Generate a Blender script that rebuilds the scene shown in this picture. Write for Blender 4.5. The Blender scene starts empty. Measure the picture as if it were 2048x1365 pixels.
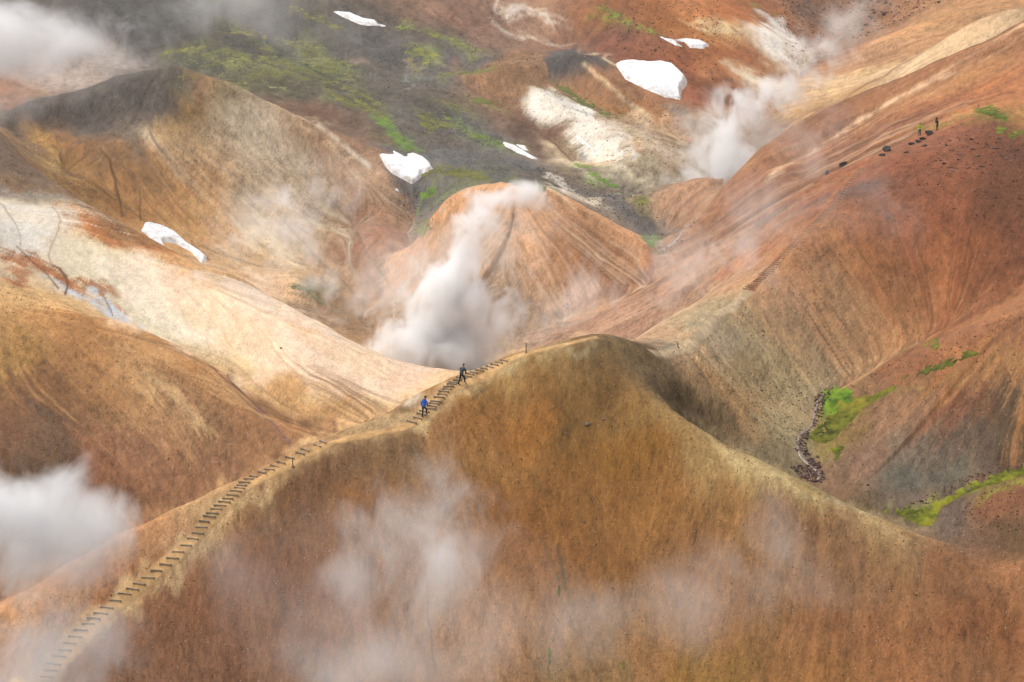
import bpy, bmesh
import numpy as np, math, random
from mathutils import Vector, Matrix

# ------------------------------------------------------------ camera, sky, sun, exposure
scene = bpy.context.scene
COL = scene.collection
cam_data = bpy.data.cameras.new('camera'); cam = bpy.data.objects.new('camera', cam_data); COL.objects.link(cam)
cam_data.lens = 70.0; cam_data.sensor_width = 36.0; cam_data.clip_start = 1.0; cam_data.clip_end = 5000.0
cam.location = (0, 0, 60.0); cam.rotation_euler = (math.radians(90 - 14.0), 0, 0)
scene.camera = cam
SUN_EL, SUN_AZ = math.radians(60), math.radians(-50)       # azimuth measured from +Y towards +X: behind, to the left
world = bpy.data.worlds.new('World'); scene.world = world; world.use_nodes = True
wn = world.node_tree; wn.nodes.clear()
wo = wn.nodes.new('ShaderNodeOutputWorld'); bg = wn.nodes.new('ShaderNodeBackground'); sky = wn.nodes.new('ShaderNodeTexSky')
sky.sky_type = 'NISHITA'; sky.sun_disc = False; sky.sun_elevation = SUN_EL; sky.sun_rotation = SUN_AZ
sky.air_density = 1.0; sky.dust_density = 4.0; sky.ozone_density = 1.0
hs = wn.nodes.new('ShaderNodeHueSaturation'); hs.inputs['Saturation'].default_value = 0.22   # a grey cloud deck
bg.inputs['Strength'].default_value = 0.15
wn.links.new(sky.outputs[0], hs.inputs['Color']); wn.links.new(hs.outputs[0], bg.inputs[0]); wn.links.new(bg.outputs[0], wo.inputs[0])
sun_l = bpy.data.lights.new('sun', 'SUN'); sun_l.energy = 1.2; sun_l.angle = math.radians(32); sun_l.color = (1.0, .95, .88)
sun = bpy.data.objects.new('sun', sun_l); COL.objects.link(sun)
sun.rotation_euler = Vector((math.sin(SUN_AZ) * math.cos(SUN_EL), math.cos(SUN_AZ) * math.cos(SUN_EL), math.sin(SUN_EL))).to_track_quat('Z', 'Y').to_euler()
scene.view_settings.view_transform = 'Standard'; scene.view_settings.look = 'None'
scene.view_settings.gamma = 1.0; scene.view_settings.use_curve_mapping = False
scene.view_settings.exposure = 0.44
scene.cycles.max_bounces = 8; scene.cycles.diffuse_bounces = 3; scene.cycles.volume_bounces = 6
scene.cycles.transparent_max_bounces = 16
scene.cycles.use_denoising = True
scene.cycles.use_adaptive_sampling = True
scene.cycles.adaptive_threshold = 0.01
scene.cycles.volume_max_steps = 256
F = 3982.0; PITCH = math.radians(14.0); CAMZ = 60.0
CP, SP = math.cos(PITCH), math.sin(PITCH)

def px_dir(u, v):
    x = (np.asarray(u, float) - 1024) / F
    yv = (682.5 - np.asarray(v, float)) / F
    return x, CP + yv * SP, -SP + yv * CP

def px_point(u, v, s):
    """pixel of the picture + height (s < 60) or horizontal distance (s > 60) -> place on the ground"""
    x, y, z = px_dir(u, v)
    h = np.hypot(x, y)
    D = s if s > 60 else (CAMZ - s) * h / -z
    return (x / h * D, y / h * D, CAMZ + z / h * D)

def az_point(u, D, z):
    x, y, _ = px_dir(u, 682.5)
    h = math.hypot(x, y)
    return (x / h * D, y / h * D, z)

def project(X, Y, Z):
    dz = Z - CAMZ
    fw = Y * CP - dz * SP
    up = Y * SP + dz * CP
    return 1024 + F * X / fw, 682.5 - F * up / fw, fw

LINES = [
 # front hill: crest seen against what lies behind, from the left
 [(-250,1300,3),(0,1190,6),(240,1052,9.3),(430,970,11),(590,890,12.9),(700,845,13.6),(830,787,14.9),(920,746,16),(1010,713,16.9),(1050,700,17.2),(1130,682,17.6),(1210,667,18.2)],
 [(1210,667,18.2),(1236,722,16.6),(1277,778,14.9),(1321,806,14),(1365,831,13.2),(1416,857,12.3),(1504,904,11.4),(1570,936,10.5),(1640,970,9.6),(1760,1028,8.2),(1900,1073,6.9),(2048,1112,5.5),(2300,1180,3)],
 [(1210,667,18.2),(1260,683,17),(1292,697,16),(1345,704,15)],
 # log stairs on the front hill
 [(60,1420,3),(100,1350,4),(200,1235,5.8),(300,1150,7.3),(380,1085,8.8),(430,1030,10),(480,975,11.3),(560,940,12.2),(650,885,13.2),(740,868,13.3),(822,848,13.6),(848,836,14),(870,800,14.9),(925,770,15.7),(1010,722,16.8)],
 # stair ridge of the right hill
 [(1345,704,15),(1380,690,15.2),(1440,630,16.1),(1500,580,17),(1600,470,19.5),(1660,400,21.3),(1715,338,23),(1760,303,24.1),(1840,273,25),(1875,262,25.5),(1950,230,27),(1985,216,27.6),(2010,222,27.3),(2048,238,26.6),(2250,290,25)],
 # crest that runs from the hikers' ridge down to the valley
 [(1740,315,24),(1650,350,21),(1567,395,18),(1480,453,15),(1377,520,11.5),(1317,557,9),(1250,600,6),(1180,635,3.5),(1130,655,2)],
 # flank crest behind
 [(1330,504,4),(1416,425,9),(1450,380,11.5),(1461,349,12.5),(1530,285,15.3),(1590,235,18),(1760,165,24),(1930,100,29),(2048,38,34),(2300,-60,42)],
 # left brown hill crest
 [(-200,470,18),(0,535,16),(130,605,13.5),(250,640,12.5),(370,690,11),(440,740,9.5),(480,790,8.4),(540,840,7.5),(595,890,6.5)],
 # white clay hill crest
 [(-200,140,27),(0,280,21),(120,370,15.5),(240,445,13.5),(330,500,12),(410,528,11),(520,572,9.2),(640,640,7),(720,683,5.5),(830,718,3.4),(890,735,2.2)],
 # big left hill crest
 [(-200,260,17),(0,240,18),(100,190,20.5),(240,150,22.8),(360,125,24.5),(420,145,23),(520,190,19.8),(640,250,15.2),(760,330,9),(800,400,5.4),(810,490,2.6),(790,615,-.4)],
 # dome
 [(840,480,6),(860,440,9),(900,392,12),(940,375,13.2),(1000,365,14),(1080,376,13.3),(1150,420,10.5),(1250,480,6.5),(1330,522,3)],
 # left stream
 [(815,400,4.6),(815,460,2.2),(825,520,.9),(800,560,.2),(785,600,-.8),(800,660,-1.6),(850,710,-1.5)],
 # ridge far centre
 [(960,150,14),(1000,115,18),(1060,110,18),(1100,113,17),(1140,90,20),(1180,108,18.5),(1250,165,14.5),(1360,207,11),(1450,250,9),(1500,310,6.5)],
 [(1110,165,409),(1180,205,393),(1250,240,378),(1330,290,356)],[(1180,135,411),(1250,190,395),(1300,230,383),(1400,310,352)],[(1070,180,396),(1180,250,372),(1290,322,345)],[(1000,190,397),(1100,265,371),(1170,310,358)],
 # little dome in the valley
 [(1340,372,6.5),(1400,353,8.5),(1440,372,7),(1475,405,4.5)],
 # far stream
 [(1345,500,1.8),(1375,455,2.6)], [(1480,330,6.8),(1540,230,9),(1600,150,10.5),(1640,110,12.5),(1700,60,15)],
 # gully stream on the right
 [(1665,778,189),(1640,797,186.5),(1612,850,181),(1600,890,178),(1620,950,172)],
 [(1790,1020,166),(1900,980,169),(2048,935,173),(2300,880,178)],
 # brow of the hill right of the gully
 [(1700,770,188),(1840,700,190),(1940,650,192),(2048,612,193.5),(2300,520,196)],
 # foot of the rilled face
 [(1700,764,191),(1760,738,193.5),(1860,688,198),(1900,660,201),(1990,600,204),(2048,545,207),(2250,450,212)],
]
POINTS = [
 (300,1365,2.2),(600,1000,10.2),(600,1150,6.2),(600,1365,.5),(1000,800,14.2),(1000,950,10),(1000,1150,4.5),(1000,1365,-1),(1300,1000,7.5),(1300,1200,2),(1300,1365,-1.5),
 (1700,1200,3.5),(1700,1365,-.3),(2048,1365,-.5),(1150,800,14.3),(1310,740,15),(1345,765,13.6),(1400,790,11.8),(1450,830,10),(1520,885,7.8),(1480,760,10.6),(1560,820,7.9),(0,1700,-5),(600,1700,-7),(1200,1700,-8),(2000,1700,-6),
 (1950,1040,165),(2048,1060,163),(1900,1060,163),(2048,990,167),(1900,800,181.5),(1800,850,179),(2048,720,185),(2048,850,177),(1900,950,171.5),(1750,950,171),(1700,1000,167),
 (1450,560,13),(1350,620,9.5),(1300,680,7.5),(1220,655,6),(1700,250,20),(1850,180,25),(1600,330,15.5),(1950,180,27),(2048,140,30),
 (1700,170,16),(1850,100,24),(1950,60,28),(2000,10,32),(1600,260,11),(1750,90,17),(1850,30,22),(1620,60,16.5),(1700,0,20.5),(1500,0,24),
 (1490,25,22),(1560,70,18),(1575,130,13),(1470,120,15),(1550,160,10),(1480,170,12),(1440,200,10),(1370,85,18),(1250,60,20),(1300,0,25),(1200,0,25),(1350,150,13.5),(1300,130,15),(1350,190,11.8),
 (1180,300,360),(1290,345,340),(1000,180,13),(1150,330,4.5),(1250,390,3),(1350,330,6),(1400,300,6.5),(1400,430,4.5),(1350,470,3),
 (1250,430,4),(1290,480,2.5),(1150,390,6),(1000,340,8),(900,350,8),(850,420,6),(870,330,8.5),(820,375,6.5),
 (1300,570,2.5),(1140,640,.5),(1000,500,8),(1000,600,3.3),(900,600,3),(1150,530,6),(1230,560,4),(1000,680,-.5),
 (360,300,14.1),(360,490,3.9),(200,300,15),(100,280,14),(120,360,11),(240,435,7.5),(290,465,6),(410,520,2.6),(0,275,16),(550,450,4.6),(600,400,6.6),(500,300,12.6),(640,320,10.4),(700,450,2.8),(700,560,0),(650,600,-.5),(560,560,1.5),(720,660,-1.5),(640,625,-1),
 (440,730,6.2),(370,680,7.5),(520,660,7.8),(600,700,6.4),(700,740,4.6),(250,630,9.5),(130,590,11.5),(0,525,14),(0,400,16),(600,780,4.6),(600,870,2.6),(540,820,3.8),(700,825,2.6),(830,775,2),
 (300,800,9.3),(240,1030,3.6),(0,900,9.5),(0,1130,3.5),(450,900,6),(100,700,12.8),
 (0,92,20),(130,100,20),(250,130,17),(100,170,16),(0,0,27),(350,0,26),(700,0,26),(560,100,18.5),(480,150,16.5),(640,200,13.5),(760,250,11),(850,200,13),(950,260,10),(950,60,20),(830,120,16.5),(1050,30,22.5),(1100,0,24.5),
]
HIDDEN = [
 (430,161,3.5),(590,166,3.5),(240,153,2.5),(800,178,5),(1000,185,6),(1150,190,8),(0,148,1.5),(-250,145,-1),
 (410,257,4.5),(240,272,8.5),(120,283,11),(600,245,0),(720,235,-1.5),(830,228,-1.5),(440,201,5),(250,210,9),(0,219,12),(540,190,3),
 (360,365,17),(240,365,16.5),(100,350,15.5),(520,350,15),(0,335,15),(640,340,11.5),(1000,305,9),(1140,445,16.5),(1400,170,6),(1600,164,3.5),(1800,162,2),(2000,156,2),
 (1567,256,15.5),(1480,254,12),(1377,252,8),(1250,255,2),(1590,335,9),(1760,330,16),(1930,335,22),
] + [(u, 620, 62) for u in range(-800, 3000, 300)] + [(u, 540, 40) for u in range(-800, 3000, 300)] + [(u, 85, -14) for u in range(-1200, 3400, 300)] + [
 (-700,150,-2),(-700,210,10),(-700,300,14),(-700,400,22),(2750,150,4),(2750,200,12),(2750,250,24),(2750,320,36),(2750,420,40)]

def control():
    P = []
    for L in LINES:
        Q = [px_point(*q) for q in L]
        for a, b in zip(Q[:-1], Q[1:]):
            a, b = np.array(a), np.array(b)
            n = max(1, int(np.linalg.norm(b - a) / 4.0))
            for k in range(n): P.append(a + (b - a) * k / n)
        P.append(np.array(Q[-1]))
    for q in POINTS: P.append(np.array(px_point(*q)))
    for q in HIDDEN: P.append(np.array(az_point(*q)))
    P = np.array(P)
    keep = []
    for i, p in enumerate(P):      # drop near-duplicates
        if all((P[j, 0] - p[0]) ** 2 + (P[j, 1] - p[1]) ** 2 > .6 for j in keep): keep.append(i)
    return P[keep]

def blur(a, s, axis):
    r = max(1, int(3 * s)); k = np.exp(-.5 * (np.arange(-r, r + 1) / s) ** 2); k /= k.sum()
    pad = [(0, 0)] * a.ndim; pad[axis] = (r, r)
    b = np.pad(a, pad, mode='edge'); out = np.zeros_like(a)
    for i, w in enumerate(k):
        sl = [slice(None)] * a.ndim; sl[axis] = slice(i, i + a.shape[axis]); out += w * b[tuple(sl)]
    return out

def bilerp(a, r, c):
    r = np.clip(r, 0, a.shape[0] - 1.001); c = np.clip(c, 0, a.shape[1] - 1.001)
    i = r.astype(np.int32); j = c.astype(np.int32); fr = (r - i).astype(a.dtype); fc = (c - j).astype(a.dtype)
    if a.ndim == 3: fr = fr[..., None]; fc = fc[..., None]
    return (a[i, j] * (1 - fr) + a[i + 1, j] * fr) * (1 - fc) + (a[i, j + 1] * (1 - fr) + a[i + 1, j + 1] * fr) * fc

NR, NC = 1150, 1050
D0, D1 = 104.0, 610.0
lD = np.linspace(math.log(D0), math.log(D1), NR)
# columns: dense inside the view, wider outside
_c = np.linspace(-1, 1, NC)
PHI = np.radians(15.2 * _c / .8 * 1.0) * 1.0
PHI = np.where(np.abs(_c) < .8, PHI, np.sign(_c) * np.radians(15.2 + (np.abs(_c) - .8) / .2 * 14.0))
DD = np.exp(lD)[:, None] * np.ones((1, NC)); PH = np.ones((NR, 1)) * PHI[None, :]
GX = DD * np.sin(PH); GY = DD * np.cos(PH)

def base_height():
    P = control(); S = 40.0
    xy = P[:, :2] / S
    r = np.sqrt(((xy[:, None] - xy[None]) ** 2).sum(-1))
    n = len(P)
    A = np.zeros((n + 3, n + 3)); A[:n, :n] = r + .0 * np.eye(n)
    A[:n, n] = 1; A[:n, n + 1:] = xy; A[n, :n] = 1; A[n + 1:, :n] = xy.T
    w = np.linalg.solve(A, np.concatenate([P[:, 2], [0, 0, 0]]))
    st = 3
    gx = GX[::st, ::st] / S; gy = GY[::st, ::st] / S
    Z = w[n] + w[n + 1] * gx + w[n + 2] * gy
    for k in range(n):
        Z += w[k] * np.sqrt((gx - xy[k, 0]) ** 2 + (gy - xy[k, 1]) ** 2)
    rr = np.arange(NR)[:, None] / st * np.ones((1, NC)); cc = np.ones((NR, 1)) * np.arange(NC)[None] / st
    Z = bilerp(Z, rr, cc)
    Z = blur(blur(Z, 5.0, 0), 5.0, 1)
    return Z, P
# ---- fall lines, detail relief ----
rng = np.random.default_rng(7)

def fall_maps(Z, sgn, n=6):
    """positions 2^k steps down (sgn=1) or up (sgn=-1) the slope, for k = 0..n-1"""
    Zs = blur(blur(Z, 3.0, 0), 3.0, 1)
    rl = DD * (lD[1] - lD[0]); cl = DD * np.gradient(PHI)[None, :]
    a = np.gradient(Zs, axis=0) / rl; b = np.gradient(Zs, axis=1) / cl
    g = np.sqrt(a * a + b * b) + 1e-4
    step = .30 * DD / 150.0
    vr = -sgn * a / g * step / rl; vc = -sgn * b / g * step / cl
    R0 = np.arange(NR)[:, None] * np.ones((1, NC)); C0 = np.ones((NR, 1)) * np.arange(NC)[None]
    M = np.stack([vr, vc], -1); out = [M]
    for k in range(1, n):                       # store offsets; compose doubling
        o = out[-1]
        out.append(o + bilerp(o, R0 + o[..., 0], C0 + o[..., 1]))
    return [(R0 + o[..., 0], C0 + o[..., 1]) for o in out], g

def lic(noise, dn, up, n=6):
    a = noise; b = noise
    for k in range(n):
        a = .5 * (a + bilerp(a, *dn[k])); b = .5 * (b + bilerp(b, *up[k]))
    s = a + b; s -= s.mean()
    return s / s.std()

def noise_grid(s):
    n = rng.standard_normal((NR, NC)).astype(np.float32)
    if s > 0: n = blur(blur(n, s, 0), s, 1)
    return (n - n.mean()) / n.std()

def smooth(a, b, x):
    t = np.clip((x - a) / (b - a), 0, 1); return t * t * (3 - 2 * t)

def poly_sdf(u, v, pts, closed=True):
    """distance in picture units to a ring (positive inside) or to an open line (negative distance)"""
    d = np.full(u.shape, 1e9); ins = np.zeros(u.shape, bool); n = len(pts)
    for i in range(n if closed else n - 1):
        x0, y0 = pts[i]; x1, y1 = pts[(i + 1) % n]
        ex, ey = x1 - x0, y1 - y0
        t = np.clip(((u - x0) * ex + (v - y0) * ey) / (ex * ex + ey * ey + 1e-9), 0, 1)
        d = np.minimum(d, (u - x0 - t * ex) ** 2 + (v - y0 - t * ey) ** 2)
        if closed:
            c = ((y0 > v) != (y1 > v)) & (u < ex * (v - y0) / (ey if ey else 1e-9) + x0); ins ^= c
    d = np.sqrt(d)
    return np.where(ins, d, -d) if closed else -d

class Ground: pass

def build_ground():
    G = Ground()
    Z, G.P = base_height()
    dn, g = fall_maps(Z, 1, 7); up, _ = fall_maps(Z, -1, 7)
    G.dn, G.up = dn, up
    n0, n1, n2, n3 = noise_grid(0), noise_grid(1.2), noise_grid(3.5), noise_grid(11)
    G.s0 = lic(n0, dn, up, 4); G.s1 = lic(n1, dn, up, 6); G.s2 = lic(n2, dn, up, 7); G.s3 = lic(n3, dn, up, 7)
    G.n0, G.n1, G.n2, G.n3 = n0, n1, n2, n3
    G.n4 = noise_grid(30); G.m2 = noise_grid(3.5); G.m3 = noise_grid(11)
    sc = DD / 150.0
    slope = smooth(.08, .4, g)
    U, V, _ = project(GX, GY, Z)
    G.slope = slope
    rough = np.ones_like(Z)
    # smooth front hill, strongly rilled face right of the far stairs, ribbed big left hill
    front = (DD < 172) & (U < 2100)
    rough[front] = .35
    rough = blur(blur(rough, 4, 0), 4, 1)
    Z = Z + slope * sc * rough * (.15 * G.s3 + .17 * np.abs(G.s3) + .11 * np.abs(G.s2) + .03 * np.abs(G.s1) - .25)
    Z = Z + sc * rough * (.05 * n3 + .012 * n2)
    far = smooth(230, 300, DD)
    Z = Z + far * (.22 * G.n3 + .25 * G.n4 + .07 * n2) * (1 - .5 * slope)
    # incised rills
    ril = np.maximum(0, np.abs(G.s2) * -1 + .22) / .22
    rface = smooth(30, -10, -poly_sdf(U, V, [(1560,560),(1640,500),(1760,450),(1900,430),(2048,420),(2048,560),(1900,670),(1740,750),(1640,770),(1560,640)]) * 0 + 0) if False else 0
    G.Z = Z
    el = (Z - CAMZ) / DD
    run = np.maximum.accumulate(el, 0)
    G.vis = np.ones_like(el, bool); G.vis[1:] = el[1:] >= run[:-1] - .0006
    G.U, G.V, G.FW = project(GX, GY, Z)
    return G

def lin(h):
    c = np.array([int(h[i:i + 2], 16) / 255 for i in (0, 2, 4)])
    return np.where(c <= .04045, c / 12.92, ((c + .055) / 1.055) ** 2.4)
# ---- mineral colours of the ground, a little light and shade painted in: colour samples by place, then patches ----
SAMPLES = """
330,1250,8e5e40 400,1200,8a583b 250,1330,8d6046 500,1100,8a5838 600,1200,885a3c 450,1300,8c5e44 600,1330,8d6145 800,1330,946848 850,1100,a06f4a 900,1250,a87853 1000,1250,a5744c 1050,1100,986233 1150,1000,93602f 1300,1000,96622f 1200,1100,8f5d30 1400,1100,8d5e36 1500,1000,956638 1600,1050,8f6340 1700,1100,8d6242 1500,1200,8b5f3a 1700,1250,8a5a38 1900,1150,90603f 1950,1250,8e5835 2040,1150,96623f 1900,1340,94603c 1600,1340,8a5c33 1300,1300,8d6440 1200,1340,8a6845 1400,1340,86602f 1100,1340,8f6a48 1050,1000,8c5a2c 1000,930,9a6a3a 900,880,a37247 800,900,86613f 700,920,7d5a3e 640,960,7a563b 560,1030,80573a 750,1000,92633e 950,860,9c6634 1050,850,a2672c 1150,860,7c5528 1000,820,94622f 1080,800,8c5f30 1050,760,a87c48 1130,740,8d6638 1180,710,6f4f2c 1220,690,6b4a2a 1270,720,7d5c38 1180,790,80582c 1280,820,946734 1350,850,a37a48 1450,920,a07a4a 1560,960,a2804f 1750,1045,98764f 1300,900,996428 1180,930,8c5b28
400,1010,b98c60 300,1080,a8744e 200,1150,a06a46 100,1200,a97a58
30,580,c69c68 60,640,a87a4a 150,650,9c6e42 250,680,b08458 350,720,8d623e 430,770,946a45 500,830,8b6242 560,880,946a48 350,830,a47a54 250,780,a37850 150,750,9c6f46 60,760,7d5636 50,850,6c4a34 100,900,6e4d38 0,950,6a4a38 200,900,8c5e42 300,900,93674a 450,920,8e6547 350,980,8d6245 250,1000,80583f 100,1000,6c4e3c 0,700,9c7440
0,420,c8bfae 80,440,cfc6b4 60,370,9c8c78 140,420,bfae98 180,500,d8c5a0 250,540,d6c7a4 300,600,dccfae 350,640,dcd2b4 420,600,d9c196 450,680,dcbf8c 520,640,d9b48c 600,700,dcb78c 680,720,e0c298 700,780,dcc094 780,740,dcb89a 820,770,dcbc90 600,760,cba374 640,820,a87c54 560,760,b48a5c 540,820,82603f 600,860,8c6444 700,830,a67e58 500,560,d0aa84 400,545,c8a884 330,520,b98a5c 250,470,a8703f 200,450,a06a3c 130,390,9a7048 60,330,8c6848 0,310,6f5848
20,250,6a5548 60,220,5a514e 150,190,57504e 250,160,554f4e 340,140,564f4c 380,150,8c6a50 430,160,a8805c 300,200,4f4a49 200,230,58504c 100,230,5c4c42 50,270,a07842 120,290,99703e 80,300,b79a66 180,270,8c6038 230,300,8a6238 290,260,c0aa90 330,250,a8865c 350,200,7d6446 420,230,ab957a 480,220,b09a80 500,280,b09a82 560,260,ac947a 600,320,ab957e 650,280,a08068 700,330,a88a6e 740,360,96745a 260,340,b08050 300,350,a87a4c 340,380,b58e5e 300,410,c49a68 350,430,b88e60 250,400,96683c 180,350,7c5834 140,340,8a6c3c 100,340,8c6a40 400,350,b0845a 400,430,ab8058 450,400,b39470 480,350,b0967a 450,470,b08a64 500,520,b4926c 520,440,b89e7c 570,380,ab9480 600,430,b59c80 640,400,9c806a 680,380,9a7a62 700,440,8f6a50 760,420,9a765a 740,500,8a6044 780,480,8c6248 680,500,906a50 650,540,a5825c 600,500,b39876 720,580,9a7452 760,620,98785c 700,620,8c7258 640,600,8a5c3a 620,580,7f7a68 560,550,b09472 790,560,92705a
0,60,6a605c 60,20,5a4f48 150,50,66605e 300,50,4e4b48 250,20,57534f 400,40,565450 500,80,57544f 420,110,57544a 600,60,55524e 700,80,5a5550 620,120,5f604c 520,160,5e5844 600,180,5c564a 450,170,66604f 560,210,70584a 640,220,7d5c48 700,200,625a52 740,260,7a6150 700,280,855f48 780,300,6a605a 800,240,6a625c 820,180,645a50 900,250,68625e 880,320,625d5a 950,300,66615c 850,150,68625e 780,100,68625e 900,100,66605c 870,60,6a5a50 930,30,7c5c4a 850,20,8a6c5a 940,340,5d5955 1000,340,5f5a4e 880,380,5a5652 850,420,5c5a56 820,440,8a6448 1050,330,645e5a 870,450,6a625c 840,350,565456 60,130,b0968a 180,120,a8968c 20,180,9c6a4a 120,150,b09a8c
1000,375,bd9270 1060,380,b98c68 950,390,b0886a 1050,430,b49078 1000,450,b2937c 1120,430,b58058 1180,450,a87448 1250,500,945a34 1290,530,7c4c30 1150,480,9c7050 1200,540,9a6a48 1080,500,b08c6c 1100,540,b8977a 1250,560,98704f 1200,580,b08a6c 1040,560,a07c60 1000,600,9a7e66 900,560,8c745c 870,540,9a8068 860,600,94744c 950,500,a88c74 900,430,9c8474 880,480,948070 900,680,a08878 1000,660,9c8470
1000,20,8a6450 1060,40,a0785c 1100,70,8c6048 980,60,80604e 1000,150,8c6446 1060,130,92694a 1040,200,8f6848 1140,105,4f4c4c 1100,130,6e5a4c 1120,160,8d6848 1180,150,8c6444 1230,190,926a48 1200,230,966638 1280,240,a87848 1350,260,9c7456 1420,270,a08468 1400,240,96785e 1300,270,b0906c 1360,320,a98a6a 1120,220,e8dcc8 1180,260,e6dac4 1240,300,c0a680 1270,330,a98c6a 1150,260,c8b498 1050,260,6b5040 1000,230,7a5a48 1020,280,6e5444 1080,300,6c5448 1120,290,d8bc94 1190,330,d8c2a0 1100,260,825c44 1150,350,7c6450 1260,370,8a745c 1100,360,66564c 1150,390,80705f 1200,400,6a625e 1250,430,57504e 1290,470,66584c 1300,380,8c745a 1400,360,a07c62 1390,420,8a7468 1440,390,a48670 1340,440,867268 1350,490,8c7a70
1250,20,86522e 1330,40,8c5628 1400,40,9c5c28 1300,90,7f4e34 1220,80,764a38 1280,150,74402c 1350,120,884c2a 1400,150,8c5028 1420,100,8f5426 1400,60,a26a34 1450,20,a05a26 1500,20,8c4e26 1530,60,d8ccb4 1550,100,cbb898 1440,50,c8a474 1490,110,9a5a30 1500,160,d8c098 1470,140,a25e2e 1560,150,8a6850 1450,200,94684c 1380,190,8a4c34 1580,60,845030 1500,220,a0806c 1620,30,7c563e 1700,40,7a5a44 1780,40,845a3e 1620,120,86644e 1680,110,7c5c4a 1740,90,8a6048 1550,250,8c6850 1480,290,90705a
1900,40,ab7c50 1980,30,a4764e 1850,60,b8865a 1880,100,d2ae82 1800,130,d4b084 1720,160,cca678 1680,200,c89a64 1620,220,b58658 1700,120,a07250 1600,240,ba9068 1550,290,b08a66 1770,80,a87c58 1500,330,9c7456
1600,250,7c4e38 1700,210,7a503a 1800,170,785038 1900,130,7c5238 2000,80,80543a 1560,300,80503a 1500,350,8a5c42 1600,330,8a5a40 1700,270,905e42 1550,370,8c6248 1650,320,80583e 1800,210,9a6c48 1900,160,a67650 2000,110,ab784c 1850,220,8a5a3e 1950,200,965f40 2040,170,a8683e 1780,270,86573c 1720,300,7c583e 2030,210,b0743f 1480,410,8d6248 1420,450,90684e 1370,500,9a7458 1500,390,94664a
1450,480,a87a5c 1550,430,7d6250 1620,380,7c5a46 1650,355,73503e 1600,420,a06a48 1560,470,a97050 1450,540,a67c5e 1350,560,a0765c 1300,600,a87e64 1250,630,a67a5e 1200,640,b08468 1400,610,aa8264 1330,660,a08468 1400,650,9c8a70 1290,670,ac7e5a 1520,530,b08260
1720,340,a86c46 1800,300,9a5c3e 1700,380,94583a 1760,360,6e4a3c 1850,320,8a4c30 1950,280,7c4428 2020,300,6b3c26 1900,275,98583c 2000,380,6c3e26 1900,380,884a2c 1800,400,905030 1740,440,94552f 1650,480,9a6440 1700,520,9c6038 1850,480,9c5a32 1950,450,884c2a 2040,450,73422a 2000,530,7f482a 1900,560,aa6840 1800,560,a8683e 1700,580,b07a50 1600,560,b28058 1550,620,b08c68 1650,650,b58a62 1750,640,b07448 1850,630,ac6c44 1900,650,a2643e 1700,720,a87c58 1600,700,a58a68 1520,660,9c8a6a 1480,640,8a7c60 1450,700,948468 1550,740,857a60 1600,780,6f6350 1560,830,8a8068 1590,870,7c735c 1480,780,8c7454 1420,760,9a7a58 1370,720,a07e60 1400,830,7a6244 1460,860,927250 1530,890,857458 1350,790,5f4a2e 1320,740,8a7050 1650,770,7a6450
1720,785,7c6038 1800,755,7d5c42 1900,700,805a40 1980,660,96603a 2040,630,a86c3e 2040,700,9c6c42 1950,720,94643f 1850,790,8a664c 1780,830,8c6a54 1700,860,80663c 1750,920,826250 1700,960,7c5e48 1850,900,6d5c4c 1950,870,6a5444 1950,800,7c4c34 2030,800,5c4430 2040,880,54402e 1820,960,5f564a 1900,930,6a604e 1700,1000,75593f 1760,1000,6c5848 1900,1040,70584a 1960,1010,7a5a46 2040,980,744c36 2040,1060,5a4430 1980,1060,6a4e3c
"""
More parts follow.
